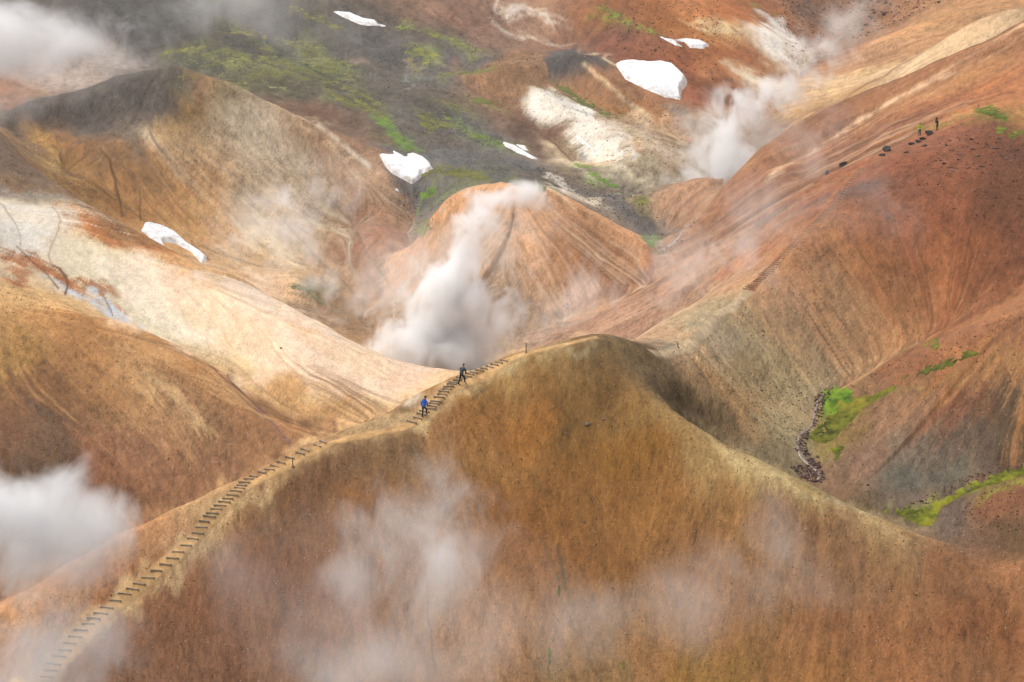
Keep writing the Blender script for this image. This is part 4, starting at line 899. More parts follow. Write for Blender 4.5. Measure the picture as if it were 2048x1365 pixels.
skin_mat = plain('skin', (.42, .24, .17), .6, .05)
shoe_mat = plain('shoe_leather', (.03, .028, .026), .7, .2)
hair_mat = plain('dark_wool', (.025, .024, .025), .95, .2)
def person(loc, yaw, label, jacket, trousers, hat, glove, L, puffer=False, hood=True, size=1.0, lean=.06, hatkind='beanie'):
    """figure faces +Y before yaw; L: joints (hip-knee-ankle left/right, shoulder-elbow-wrist left/right)"""
    root = bpy.data.objects.new('person', None); COL.objects.link(root)
    root.location = loc; root.rotation_euler = (0, 0, yaw); root.scale = (size,) * 3
    tag(root, label, 'person')
    V3 = Vector
    hip = V3(L.get('hip', (0, 0, .93))); chest = hip + V3((0, lean * 3, .40)); neck = hip + V3((0, lean * 4.4, .56)); head = neck + V3((0, .05 + L.get('bow', 0), .15 - L.get('bow', 0) * .5))
    # body: head, neck, torso, arms with hands, one surface
    pts = [hip, hip.lerp(chest, .5), chest, neck, neck + (head - neck) * .45, head + V3((0, .0, -.03)), head + V3((0, .01, .07))]
    edges = [(0, 1), (1, 2), (2, 3), (3, 4), (4, 5), (5, 6)]; rad = [(.12, .09), (.12, .09), (.13, .09), .055, .06, (.078, .095), (.07, .085)]
    wr = {}
    for s, sd in ((-1, 'l'), (1, 'r')):
        sh = chest + V3((s * .17, 0, .09)); el = V3(L['el_' + sd]) + sh; w = V3(L['wr_' + sd]) + el; d = (w - el).normalized()
        i = len(pts); pts += [sh, el, w, w + d * .07]; edges += [(2, i), (i, i + 1), (i + 1, i + 2), (i + 2, i + 3)]; rad += [.055, .042, .028, (.040, .022)]
        wr[sd] = (sh, el, w, d)
        hk = V3(L['hip_' + sd] if 'hip_' + sd in L else (s * .09, 0, -.04)) + hip; kn = V3(L['kn_' + sd]); an = V3(L['an_' + sd])
        i = len(pts); pts += [hk, kn, an]; edges += [(0, i), (i, i + 1), (i + 1, i + 2)]; rad += [.08, .055, .04]
        wr['leg' + sd] = (hk, kn, an)
    skin_mesh('body', pts, edges, rad, skin_mat, 1, 0, root)
    # hands: palm with five bent fingers
    for s, sd in ((-1, 'l'), (1, 'r')):
        sh, el, w, d = wr[sd]; side = d.cross(V3((s, 0, 0)))
        side = (V3((0, 1, 0)) - d * d.y).normalized(); inn = d.cross(side).normalized() * (1 if s < 0 else -1)
        p0 = w + d * .02; pm = w + d * .085
        pts = [p0, pm]; edges = [(0, 1)]; rad = [(.032, .02), (.042, .02)]
        for fk, ln in enumerate((.07, .08, .075, .06)):
            b0 = pm + side * (.03 - .02 * fk); m_ = b0 + d * ln * .55; t_ = m_ + (d * .8 + inn * .55) * ln * .5
            i = len(pts); pts += [b0 + d * .008, m_, t_]; edges += [(1, i), (i, i + 1), (i + 1, i + 2)]; rad += [.0095, .009, .0075]
        i = len(pts); tb = w + d * .045 + side * .035; pts += [tb, tb + side * .03 + d * .03, tb + side * .035 + d * .06]; edges += [(0, i), (i, i + 1), (i + 1, i + 2)]; rad += [.012, .0105, .009]
        skin_mesh('glove' if glove else 'hand', pts, edges, rad, glove or skin_mat, 1, 0, root)
    # trousers
    pts = [hip + V3((0, 0, .08)), hip]; edges = [(0, 1)]; rad = [(.165, .125), (.17, .135)]
    for sd in 'lr':
        hk, kn, an = wr['leg' + sd]; i = len(pts)
        pts += [hk + V3((0, 0, -.06)), kn, kn.lerp(an, .5), an + V3((0, 0, -.01))]; edges += [(1, i), (i, i + 1), (i + 1, i + 2), (i + 2, i + 3)]; rad += [(.10, .105), .078, .07, .062]
    skin_mesh('trousers', pts, edges, rad, trousers, 2, 1, root)
    # jacket: torso and sleeves, hem over the hips
    pts = [hip + V3((0, 0, -.08)), hip + V3((0, .0, .06)), hip.lerp(chest, .55), chest, neck + V3((0, -.01, -.06)), neck + V3((0, .01, .045))]
    edges = [(0, 1), (1, 2), (2, 3), (3, 4), (4, 5)]; bulk = 1.12 if puffer else 1.0
    rad = [(.195 * bulk, .16), (.185 * bulk, .15), (.185 * bulk, .145), (.195 * bulk, .145), (.13, .10), (.085, .085)]
    for sd in 'lr':
        sh, el, w, d = wr[sd]; i = len(pts)
        pts += [sh, sh.lerp(el, .5), el, el.lerp(w, .5), w]; edges += [(3, i), (i, i + 1), (i + 1, i + 2), (i + 2, i + 3), (i + 3, i + 4)]
        rad += [.088 * bulk, .078 * bulk, .068 * bulk, .06 * bulk, .05]
    jk = skin_mesh('jacket', pts, edges, rad, jacket, 2, 2, root)
    if puffer:
        for v in jk.data.vertices: v.co += v.normal * .022 * math.sin(v.co.z * 2 * math.pi / .115)
    if hood:
        bm = bmesh.new(); bmesh.ops.create_uvsphere(bm, u_segments=14, v_segments=9, radius=1)
        for v in bm.verts: v.co = neck + V3((v.co.x * .135, -.07 + v.co.y * .085, -.005 + v.co.z * .085 - .03 * v.co.y))
        o = bpy.data.objects.new('hood', to_mesh(bm, 'hood', jacket, True)); COL.objects.link(o); o.parent = jk
    # head wear
    if hatkind == 'beanie':
        bm = bmesh.new(); bmesh.ops.create_uvsphere(bm, u_segments=16, v_segments=10, radius=1)
        for v in bm.verts:
            z = v.co.z
            v.co = head + V3((v.co.x * .094, -.005 + v.co.y * .11, .045 + z * .115 if z > -.25 else .045 - .25 * .115 + (z + .25) * .02))
        o = bpy.data.objects.new('beanie', to_mesh(bm, 'beanie', hat, True)); COL.objects.link(o); o.parent = root
    else:
        bm = bmesh.new(); bmesh.ops.create_uvsphere(bm, u_segments=16, v_segments=10, radius=1)
        for v in bm.verts: v.co = head + V3((v.co.x * .13, -.03 + v.co.y * (.14 if v.co.y < .5 else .19), .03 + v.co.z * .15))
        o = bpy.data.objects.new('raised_hood', to_mesh(bm, 'raised_hood', hat, True)); COL.objects.link(o); o.parent = jk
    # face on the front of the head: nose, ears
    bm = bmesh.new()
    for q, rr in (((0, .105, .0), (.014, .022, .022)), ((-.082, 0, 0), (.012, .022, .034)), ((.082, 0, 0), (.012, .022, .034))):
        g = bmesh.ops.create_uvsphere(bm, u_segments=8, v_segments=6, radius=1)
        for v in g['verts']: v.co = head + V3((q[0] + v.co.x * rr[0], q[1] + v.co.y * rr[1], q[2] + v.co.z * rr[2] - .01))
    o = bpy.data.objects.new('face', to_mesh(bm, 'face', skin_mat, True)); COL.objects.link(o); o.parent = root
    # boots
    for sd in 'lr':
        hk, kn, an = wr['leg' + sd]; pt = L.get('toe_' + sd, 0.0)
        fd = V3((.12 if sd == 'r' else -.12, 1, -pt)).normalized()
        pts = [an + V3((0, -.01, .06)), an + V3((0, -.02, -.02)), an + fd * .09 + V3((0, 0, -.045)), an + fd * .19 + V3((0, 0, -.055))]
        skin_mesh('boot', pts, [(0, 1), (1, 2), (2, 3)], [.058, .058, (.05, .04), (.045, .032)], shoe_mat, 2, 1, root)
    return root

blue = plain('blue_shell', (.012, .13, .62), .55, .12, 3.0); lime = plain('lime_shell', (.50, .72, .02), .55, .12, 3.0)
slate = plain('slate_down', (.055, .068, .085), .6, .25, 3.0); black = plain('black_cloth', (.018, .017, .019), .8, .25, 4.0)
navy = plain('dark_trousers', (.030, .028, .036), .85, .25, 4.0); greyhat = plain('grey_wool', (.13, .13, .14), .95, .3, 12.0)
blackw = plain('black_wool', (.012, .012, .013), .95, .2)
p = hit(848, 835)
person(p + Vector((0, 0, .03)), math.radians(-22), 'person in bright blue hooded jacket and dark trousers climbing the log steps', blue, navy, blackw, blackw,
       dict(hip=(0, 0, .90), kn_l=(-.11, .05, .50), an_l=(-.11, -.10, .09), kn_r=(.12, .26, .62), an_r=(.13, .20, .27), el_l=(-.10, -.04, -.27), wr_l=(-.02, .07, -.24), el_r=(.10, -.06, -.26), wr_r=(.0, .12, -.22), bow=.05), lean=.05)
p = hit(922, 770)
person(p + Vector((0, 0, .03)), math.radians(-35), 'person in dark grey puffer jacket and grey beanie near the top steps', slate, black, greyhat, None,
       dict(hip=(0, .08, .92), kn_l=(-.10, .02, .50), an_l=(-.10, -.22, .10), kn_r=(.11, .34, .58), an_r=(.12, .38, .18), el_l=(-.10, .02, -.27), wr_l=(.02, .14, -.21), el_r=(.08, .06, -.27), wr_r=(-.03, .12, -.22)), puffer=True, hood=False, lean=.06)
p = hit(1839, 272)
person(p + Vector((0, 0, .02)), math.radians(160), 'person in lime yellow jacket and grey trousers walking on the far ridge', lime, plain('grey_trousers', (.07, .07, .085), .85), hair_mat, blackw,
       dict(kn_l=(-.10, .06, .50), an_l=(-.11, .02, .08), kn_r=(.10, .02, .50), an_r=(.11, -.04, .08), el_l=(-.14, -.02, -.25), wr_l=(-.05, .06, -.23), el_r=(.16, -.02, -.24), wr_r=(.06, .05, -.22)), hood=True, size=.9, lean=.02)
p = hit(1874, 262)
person(p + Vector((0, 0, .02)), math.radians(120), 'person all in black with hood up, following on the far ridge', black, black, black, blackw,
       dict(kn_l=(-.09, .10, .50), an_l=(-.10, .10, .08), kn_r=(.10, .0, .50), an_r=(.10, -.16, .10), el_l=(-.08, -.02, -.27), wr_l=(.03, .12, -.20), el_r=(.08, .0, -.27), wr_r=(-.03, .12, -.20)), hood=False, hatkind='hood', size=.92, lean=.03)
# ------------------------------------------------------------ rocks
def rock_mesh(seed, mat, sub=2):
    bm = bmesh.new(); bmesh.ops.create_icosphere(bm, subdivisions=sub, radius=1); r_ = random.Random(seed)
    cuts = [(Vector((r_.gauss(0, 1), r_.gauss(0, 1), r_.gauss(0, 1))).normalized(), r_.uniform(.45, .8)) for _ in range(11)]
    lump = [(Vector((r_.gauss(0, 1), r_.gauss(0, 1), r_.gauss(0, .6))).normalized(), r_.uniform(.15, .5)) for _ in range(5)]
    for v in bm.verts:
        v.co *= .8 + sum(w * max(0, v.co.normalized().dot(n)) ** 3 for n, w in lump)
        for n, d in cuts:
            e = v.co.dot(n) - d
            if e > 0: v.co -= n * e * .9
        v.co *= 1 + .08 * r_.uniform(-1, 1)
    return to_mesh(bm, 'rock', mat)
lava = plain('dark_lava', (.075, .062, .058), .95, .5, 2.0); rust = plain('rusty_stone', (.16, .09, .06), .95, .5, 2.0); grey = plain('grey_stone', (.21, .18, .165), .95, .5, 2.0); brownr = plain('brown_stone', (.17, .115, .092), .95, .5, 2.0)
KINDS_ = {k: [rock_mesh(10 * i + j, m) for j in range(4)] for i, (k, m) in enumerate((('lava', lava), ('rust', rust), ('grey', grey), ('brown', brownr)))}
rr = random.Random(5)
def rock(u, v, size, kind, label, group, name='rock', flat=.7, sink=.25, at=None):
    p = at or hit(u, v)
    o = bpy.data.objects.new(name, rr.choice(KINDS_[kind])); COL.objects.link(o)
    s = size * rr.uniform(.85, 1.15)
    o.scale = (s * rr.uniform(.8, 1.5), s * rr.uniform(.7, 1.2), s * flat * .85); o.rotation_euler = (rr.uniform(-.4, .4), rr.uniform(-.4, .4), rr.uniform(0, 6.3))
    o.location = p + Vector((0, 0, s * flat * (.6 - sink)))
    if label: tag(o, label, 'rock', group)
    return o
# crags and boulders on the hikers' ridge (pixel size is the half width)
def m_per_px(p): return (p - Vector((0, 0, CAMZ))).length / F
for u, v, w, fl, label in [
 (1858,270,8,1.0,'dark pointed boulder just right of the walker in lime yellow'),
 (1776,303,10,.9,'dark hazy boulder standing on the ridge above the far stairs'),(1766,312,6,.7,'small dark rock at the foot of the hazy ridge boulder'),
 (1688,330,7,1.0,'dark upright rock on the slope left of the far stair top'),(1654,346,6,.8,'lone square dark rock well left of the far stair top'),
 (1813,306,5,.6,'small dark rock below the knobbly crag on the ridge'),
 (1824,290,8,.6,'left flank rock of the knobbly crag below the lime walker'),(1836,286,9,.7,'middle rock of the knobbly crag below the lime walker'),(1846,280,7,.9,'top rock of the knobbly crag below the lime walker'),(1848,293,7,.6,'rounded brown rock at the right end of the knobbly crag')]:
    p = hit(u, v); rock(u, v, w * m_per_px(p), 'lava' if 'brown' not in label else 'brown', label, 'dark rocks along the hikers\' ridge', 'boulder', fl)
for u, v, w in [(1901,282,4),(1893,292,6),(1899,300,4),(1933,272,5),(1943,280,5),(1949,285,4),(1935,294,6),(1944,299,7),(1950,300,4),(1926,314,5),(1921,310,4),(1917,320,5),(1908,310,4),(1955,313,5),(1962,318,4),(1990,298,6),(1984,296,4),(2002,312,6),(2012,318,4),(2022,323,4),(1953,338,5),(1963,334,5),(1880,322,5),(1888,328,6),(1895,336,4),(1907,343,5),(1911,347,4),(1981,330,3),(1859,350,4),(1965,362,3),(2000,279,5),(1992,286,4),(1878,318,4),(1934,330,3),(1940,336,3),(2036,300,4),(2030,318,4),(1990,395,4),(1948,382,4),(1914,265,3),(1893,265,3),(1905,255,3),(1920,248,3)]:
    p = hit(u, v); rock(u, v, w * m_per_px(p) * .8, 'lava' if rr.random() < .3 else 'brown', 'small dark rock on the rust red slope below the hikers\' ridge', 'small rocks on the rust red slope', 'rock', .55, .3)
for u, v, w, k, label in [(1175,849,6,'grey','grey flat stone lying alone on the front hill face'),(1208,838,2.4,'grey','pale pebble right of the flat stone on the front hill'),(1225,678,2.2,'grey','pale pebble just right of the front hilltop'),(1109,928,3,'brown','small dark stone at the middle of the front hill face'),(1168,1044,3,'brown','small stone low on the front hill face'),(1160,1088,2.5,'grey','pale stone lowest on the front hill face'),
 (1585,1134,3,'brown','dark stone on the right part of the front hill face'),(1735,971,6,'brown','brown stone on the bare slope right of the gully'),(1842,1002,6,'brown','reddish stone in the gravel strip beside the mossy rill'),(1226,1175,3,'brown','dark stone right of the mossy crack on the front hill'),
 (161,703,5,'brown','dark stone beside the gully on the cream hill') if False else (562,697,3.5,'lava','dark stone on the lower cream hill slope'),(1020,868,2,'grey','tiny pale pebble above the middle of the front hill')]:
    p = hit(u, v); rock(u, v, w * m_per_px(p), k, label, None, 'stone', .6, .25)
# stones in the gully stream
GUL = [(1660,776),(1648,786),(1640,800),(1634,825),(1632,845),(1618,858),(1602,868),(1598,885),(1604,905),(1616,925),(1636,942),(1640,965),(1612,940)]
for k in range(100):
    i = rr.randrange(len(GUL) - 1); t_ = rr.random()
    u = GUL[i][0] * (1 - t_) + GUL[i + 1][0] * t_ + rr.gauss(6, 7); v = GUL[i][1] * (1 - t_) + GUL[i + 1][1] * t_ + rr.gauss(0, 5)
    p = hit(u, v)
    if p.y < 165: continue
    rock(u, v, (1.4 + 3.0 * rr.random() ** 2) * m_per_px(p), rr.choice(['brown', 'rust', 'rust', 'brown', 'grey']), 'reddish brown stone in the narrow stream gully on the right', 'stones in the right hand stream gully', 'rock', .6, .2, p)
# stones where the far stream and valley floors show
for (ax, ay, bx, by, n, g, lab, kd) in [(1330,500,1385,450,26,'stones in the far stream','greyish stone in the steaming far stream bed','grey'),(1120,565,1140,635,14,'stones in the gully beside the dome','grey stone in the gully beside the rounded dome','grey'),(788,600,805,660,16,'stones in the left stream bed','grey stone in the winding left stream bed','grey')]:
    for k in range(n):
        t_ = rr.random(); u = ax + (bx - ax) * t_ + rr.gauss(0, 7); v = ay + (by - ay) * t_ + rr.gauss(0, 4); p = hit(u, v)
        if p.y < 215: continue
        rock(u, v, rr.uniform(1.2, 3.4) * m_per_px(p), kd, lab, g, 'rock', .65, .2, p)
# boulder field at the top right and red rubble
for k in range(150):
    u = rr.uniform(1560, 1890); v = rr.uniform(0, 130)
    if v > 140 - (u - 1560) * .42 or (u < 1590 and v > 40): continue
    p = hit(u, v); rock(u, v, (1.4 + 4.2 * rr.random() ** 2) * m_per_px(p), 'rust' if rr.random() < .7 else 'brown', 'rusty boulder scattered on the rocky slope at the far top right', 'boulders on the far rocky slope', 'boulder', .7, .25, p)
for k in range(36):
    t_ = rr.random(); u = rr.gauss(1225 + 110 * t_, 34); v = rr.gauss(38 + 85 * t_, 22)
    if v < 2: continue
    p = hit(u, v)
    if p.y < 395: continue
    rock(u, v, (1.0 + 2.6 * rr.random() ** 2) * m_per_px(p), 'rust', 'small rusty stone on the red rubble slope behind the snow bank', 'stones on the far red slope', 'rock', .65, .25, p)
# gravel: too many to count
gv, gf, gc, bn = [], [], [], 0
ico = bmesh.new(); bmesh.ops.create_icosphere(ico, subdivisions=1, radius=1)
iv = np.array([v.co[:] for v in ico.verts]); jf = np.array([[v.index for v in f.verts] for f in ico.faces]); ico.free()
rg = np.random.default_rng(11)
ov = np.array([(1, 0, 0), (-1, 0, 0), (0, 1, 0), (0, -1, 0), (0, 0, 1), (0, 0, -1)], float)
of = np.array([(0, 2, 4), (2, 1, 4), (1, 3, 4), (3, 0, 4), (2, 0, 5), (1, 2, 5), (3, 1, 5), (0, 3, 5)])
def grit_zone(ring, n, lo, hi, cols, pw=3.0):
    """many small angular bits on the ground that shows inside a ring, all at once"""
    global bn
    a = np.array(ring); z = G.vis & (G.U > a[:, 0].min()) & (G.U < a[:, 0].max()) & (G.V > a[:, 1].min()) & (G.V < a[:, 1].max())
    ii, jj = np.where(z); ok = poly_sdf(G.U[ii, jj], G.V[ii, jj], ring) > 0; ii, jj = ii[ok], jj[ok]
    k = rg.integers(0, len(ii), n); R = ii[k] + rg.random(n); C = jj[k] + rg.random(n)
    X, Y, Z = at_grid(np.clip(R, 0, NR - 2), np.clip(C, 0, NC - 2))
    s = (lo + (hi - lo) * rg.random(n) ** pw) * np.hypot(np.hypot(X, Y), Z - CAMZ) / F
    P = ov[None] * (1 + .35 * rg.standard_normal((n, 6, 1))) * s[:, None, None] * np.array([1, 1, .8]); an = rg.uniform(0, 6.28, n)
    ca, sa_ = np.cos(an)[:, None], np.sin(an)[:, None]
    P = np.stack([P[..., 0] * ca - P[..., 1] * sa_ + X[:, None], P[..., 0] * sa_ + P[..., 1] * ca + Y[:, None], P[..., 2] + (Z + .3 * s)[:, None]], -1)
    gv.append(P.reshape(-1, 3)); gf.append((of[None] + 6 * np.arange(n)[:, None, None]).reshape(-1, 3) + bn)
    cm = np.array([lin(c) for c in cols])[rg.integers(0, len(cols), n)] * rg.uniform(.7, 1.2, (n, 1)); gc.append(np.repeat(cm, 6, 0)); bn += 6 * n
def gravel_zone(ring, n, lo, hi, cols, pw=2.0):
    global bn
    a = np.array(ring); c = 0
    while c < n:
        u = rg.uniform(a[:, 0].min(), a[:, 0].max()); v = rg.uniform(a[:, 1].min(), a[:, 1].max())
        if poly_sdf(np.array([u]), np.array([v]), ring)[0] < 0: c += .2; continue
        c += 1
        p = hit(u, v); s = (lo + (hi - lo) * rg.random() ** pw) * m_per_px(p)
        x = iv * (1 + .35 * rg.standard_normal((len(iv), 1))) * np.array([s, s, s * .7]); ang = rg.uniform(0, 6.28)
        x = np.stack([x[:, 0] * math.cos(ang) - x[:, 1] * math.sin(ang), x[:, 0] * math.sin(ang) + x[:, 1] * math.cos(ang), x[:, 2]], -1)
        gv.append(x + np.array([p.x, p.y, p.z + .25 * s])); gf.append(jf + bn); gc.append(np.repeat(lin(cols[rg.integers(len(cols))])[None] * rg.uniform(.7, 1.2), len(iv), 0)); bn += len(iv)
gravel_zone([(820,200),(1000,270),(1010,345),(880,380),(830,460),(850,480),(920,380),(1000,350),(1080,350),(1290,490),(1330,480),(1270,420),(1060,330),(1000,300),(900,290)], 1500, .5, 1.5, ['57504e', '7a706a', '8c8078', '4a4444'], 3)
gravel_zone([(600,20),(950,60),(1000,150),(900,300),(760,250),(600,180),(450,140),(450,40)], 1300, .5, 1.4, ['57504e', '7a706a', '8a8078', '4a4444'], 3)
gravel_zone([(0,1365),(0,1240),(430,1010),(830,870),(1210,700),(1620,1000),(2048,1130),(2048,1365)], 1500, .45, 1.2, ['c8bca8', '6a4a30', 'a08060', '50382a', '8a6a4a'], 4)
gravel_zone([(1790,1020),(1850,992),(1920,957),(2000,935),(2048,925),(2048,940),(1920,978),(1860,1008)], 500, .6, 2.4, ['6c4a3a', '7c5444', '5c4034', '8a6a58'])
gravel_zone([(1580,935),(1640,925),(1650,960),(1625,965),(1600,955)], 500, .7, 3.0, ['5c443a', '70544a', '4a3630', '86706a'])
gravel_zone([(1620,860),(1600,870),(1590,900),(1640,945),(1640,930),(1612,900)], 400, .8, 3.0, ['5c443a', '70544a', '4a3630', '86706a'])
gravel_zone([(1630,790),(1668,772),(1640,830),(1632,850),(1618,860),(1628,830)], 300, .8, 3.0, ['5c443a', '70544a', '4a3630'])
gravel_zone([(800,390),(835,380),(845,440),(820,500),(800,490),(815,440)], 400, .6, 1.8, ['8a6448', 'a0785a', '70503c', 'b08c70'])
gravel_zone([(1560,0),(1890,0),(1700,90),(1600,150),(1570,90)], 900, .7, 2.4, ['7c563e', '6a4a38', '8a6450', '5c4238'])
gravel_zone([(1200,10),(1300,0),(1440,0),(1440,150),(1380,190),(1300,125),(1230,80)], 700, .5, 2.0, ['7a4a34', '6a3e2c', '8c5c40', '5a382c'])
gravel_zone([(1740,340),(1850,290),(2000,240),(2048,260),(2048,480),(1900,420)], 500, .5, 1.8, ['3c2a24', '6a4030', '8c5038', '2c2220'])
gravel_zone([(1700,770),(1840,700),(2048,610),(2048,640),(1860,735),(1720,785)], 350, .6, 1.9, ['6c4a3a', '7c5a48', '4c362c'])
gravel_zone([(1900,1050),(1960,980),(2048,950),(2048,1090)], 250, .5, 2.0, ['6c4a3a', '8a6450', '4c362c'])
FRONT = [(0,1365),(0,1240),(430,1010),(830,870),(1210,700),(1620,1000),(2048,1130),(2048,1365)]
grit_zone(FRONT, 9000, .6, 1.8, ['c0a480', '7c5636', '9a7048', '6a4a30', '8c6440', 'b08a5c'], 3)
grit_zone([(0,560),(200,640),(400,730),(560,880),(300,1000),(0,1060)], 2200, .6, 1.7, ['7c5638', 'a87c50', '8a6440', 'b89468'])
grit_zone([(1480,600),(1700,380),(1900,280),(2048,260),(2048,560),(1880,660),(1700,750),(1560,800)], 2200, .6, 1.7, ['7c5238', 'a86c48', '8a5a40', '6a4634'])
grit_zone([(1640,960),(1660,800),(1850,720),(2048,630),(2048,920),(1800,1010)], 1500, .6, 1.7, ['6c5444', 'a07c60', '5a483c', '8a6a50'])
grit_zone([(1240,700),(1350,705),(1500,620),(1620,780),(1590,930),(1450,870),(1330,800)], 1500, .7, 1.8, ['5c4c38', 'a89070', '4a3c2c'])
grit_zone([(0,230),(350,125),(640,250),(800,400),(780,600),(520,540),(120,360)], 1800, .6, 1.6, ['7c6a58', 'b8a48c', '8a7460', '6a5c50'])
grit_zone([(450,40),(1000,20),(1010,345),(880,380),(800,300),(560,200),(420,150)], 4000, .6, 1.6, ['5a5450', '7a726a', '96897c', '4c4643'])
grit_zone([(1050,330),(1300,390),(1330,490),(1240,440)], 1200, .7, 2.0, ['4a4542', '7a726a', '96897c'])
grit_zone([(980,110),(1200,110),(1450,320),(1300,360),(1050,260)], 1500, .7, 1.7, ['5c4030', 'a8866a', '6e4c38'])
gravel = mesh_object('gravel', np.concatenate(gv), np.concatenate(gf), earth_material('gravel_stone', 4.0, .4, .12), kind='stuff', smooth_=False, col=np.concatenate(gc))
gravel['label'] = 'loose stones and grit scattered over slopes and gullies'
HAZE = .00011
# ------------------------------------------------------------ steam
def steam(label, lobes, dens, erode=.55, nscale=.16, step=.5, aniso=.05, name='steam_plume', detail=5.0, stretch=(1.25, .32, 1.0), tint=(1, 1, 1)):
    """lobes: picture u, v, distance, half width, half height (picture units), weight, depth in metres"""
    L = []
    for (u, v, D, ru, rv, w, dep) in lobes:
        p = Vector(px_point(u, v, D)); m = (p - Vector((0, 0, CAMZ))).length / F
        L.append((p, Vector((ru * m * 1.3, dep * .85, rv * m * 1.3)), w))
    c = sum((l[0] for l in L), Vector()) / len(L)
    bm = bmesh.new()
    for p, r, w in L:
        g = bmesh.ops.create_icosphere(bm, subdivisions=2, radius=1.0)
        for q in g['verts']: q.co = p - c + Vector((q.co.x * r.x, q.co.y * r.y, q.co.z * r.z)) * 1.38
    h = bmesh.ops.convex_hull(bm, input=bm.verts[:], use_existing_faces=False)
    bmesh.ops.delete(bm, geom=list({g for g in h['geom_interior'] + h['geom_unused'] if isinstance(g, bmesh.types.BMVert)}), context='VERTS')
    m = bpy.data.materials.new('steam'); m.use_nodes = True; nt = m.node_tree; nt.nodes.clear()
    out = N(nt, 'ShaderNodeOutputMaterial'); vol = N(nt, 'ShaderNodeVolumePrincipled'); nt.links.new(vol.outputs[0], out.inputs['Volume'])
    vol.inputs['Color'].default_value = (*tint, 1); vol.inputs['Anisotropy'].default_value = aniso
    geo = N(nt, 'ShaderNodeNewGeometry'); P = geo.outputs['Position']
    # slow swirl of the position, then lobes
    n1 = N(nt, 'ShaderNodeTexNoise'); n1.inputs['Scale'].default_value = nscale * .6; n1.inputs['Detail'].default_value = 1
    nt.links.new(P, n1.inputs['Vector'])
    sw = N(nt, 'ShaderNodeVectorMath', operation='SUBTRACT'); nt.links.new(n1.outputs['Color'], sw.inputs[0]); sw.inputs[1].default_value = (.5, .5, .5)
    rm = sum(l[1].x + l[1].z for l in L) / len(L) / 2
    sc_ = N(nt, 'ShaderNodeVectorMath', operation='SCALE'); nt.links.new(sw.outputs[0], sc_.inputs[0]); sc_.inputs['Scale'].default_value = rm * .95
    ad = N(nt, 'ShaderNodeVectorMath', operation='ADD'); nt.links.new(P, ad.inputs[0]); nt.links.new(sc_.outputs[0], ad.inputs[1]); Q = ad.outputs[0]
    tot = None
    for p, r, w in L:
        a = N(nt, 'ShaderNodeVectorMath', operation='SUBTRACT'); nt.links.new(Q, a.inputs[0]); a.inputs[1].default_value = p
        b = N(nt, 'ShaderNodeVectorMath', operation='MULTIPLY'); nt.links.new(a.outputs[0], b.inputs[0]); b.inputs[1].default_value = (1 / r.x, 1 / r.y, 1 / r.z)
        d = N(nt, 'ShaderNodeVectorMath', operation='DOT_PRODUCT'); nt.links.new(b.outputs[0], d.inputs[0]); nt.links.new(b.outputs[0], d.inputs[1])
        e = math_node(nt, 'SUBTRACT', 1.0, d.outputs['Value'], clamp=True)
        e = math_node(nt, 'MULTIPLY', math_node(nt, 'MULTIPLY', e, e), w)
        tot = e if tot is None else math_node(nt, 'ADD', tot, e)
    mp = N(nt, 'ShaderNodeVectorMath', operation='MULTIPLY'); nt.links.new(P, mp.inputs[0]); mp.inputs[1].default_value = stretch
    n2 = N(nt, 'ShaderNodeTexNoise'); n2.inputs['Scale'].default_value = nscale; n2.inputs['Detail'].default_value = detail; n2.inputs['Roughness'].default_value = .62; n2.inputs['Distortion'].default_value = .5
    nt.links.new(mp.outputs[0], n2.inputs['Vector'])
    # ragged edge: turbulence pushes the density up and down, nothing outside the lobes
    nz = math_node(nt, 'MULTIPLY_ADD', math_node(nt, 'SUBTRACT', n2.outputs['Fac'], .5), erode * 8.0, -.55 * erode)
    edge = math_node(nt, 'MULTIPLY', tot, 2.2, clamp=True)
    dn_ = math_node(nt, 'MAXIMUM', math_node(nt, 'ADD', tot, nz), 0.0)
    dn_ = math_node(nt, 'MULTIPLY', math_node(nt, 'MULTIPLY', math_node(nt, 'POWER', dn_, 1.3), edge), dens * 1.2)
    nt.links.new(dn_, vol.inputs['Density'])
    m.cycles.volume_step_rate = step
    me = bpy.data.meshes.new(name); bm.to_mesh(me); bm.free(); me.materials.append(m)
    o = bpy.data.objects.new(name, me); COL.objects.link(o); o.location = c
    o['kind'] = 'stuff'; o['label'] = label
    return o

steam('dense white steam column rising behind the front hill in front of the dome',
      [(905,740,226,105,55,1.6,4.5),(880,690,228,125,80,1.5,5.5),(905,630,229,110,80,1.3,5.5),(925,560,231,95,75,1.2,5),(935,495,233,85,65,1.15,4.5),(945,440,235,85,50,1.15,4.5),(985,402,238,95,36,1.1,4),(1045,405,239,75,30,.9,3.5),(810,715,226,110,45,.9,5),(840,600,233,80,80,.6,5),(1000,640,231,90,80,.6,5)], .55, .52, .26, .3, detail=6)
steam('thin steam drifting over the stream left of the dome',
      [(850,540,240,75,60,.8,5),(800,560,240,60,70,.6,5),(860,620,238,70,70,.8,5)], .10, .62, .28, .5)
steam('thin steam veil across the right side of the dome',
      [(1060,620,236,110,70,.8,6),(1160,540,240,100,60,.7,6),(1250,570,240,90,60,.7,6),(1040,500,242,80,80,.6,5),(1350,520,242,90,60,.8,6)], .06, .6, .24, .5)
steam('thick white steam cloud at the lower left in front of the hill',
      [(60,1020,118,140,90,1.4,4.5),(30,1100,118,170,120,1.4,4.5),(150,1080,118,130,100,1.1,4),(190,1020,119,90,80,.8,3.5),(-40,990,118,130,100,1.3,4),(90,1190,117,150,80,.7,4),(210,1110,118,80,80,.6,3),(120,960,118,90,70,.9,3.5),(240,1050,119,60,70,.4,3)], .26, .5, .24, .35)
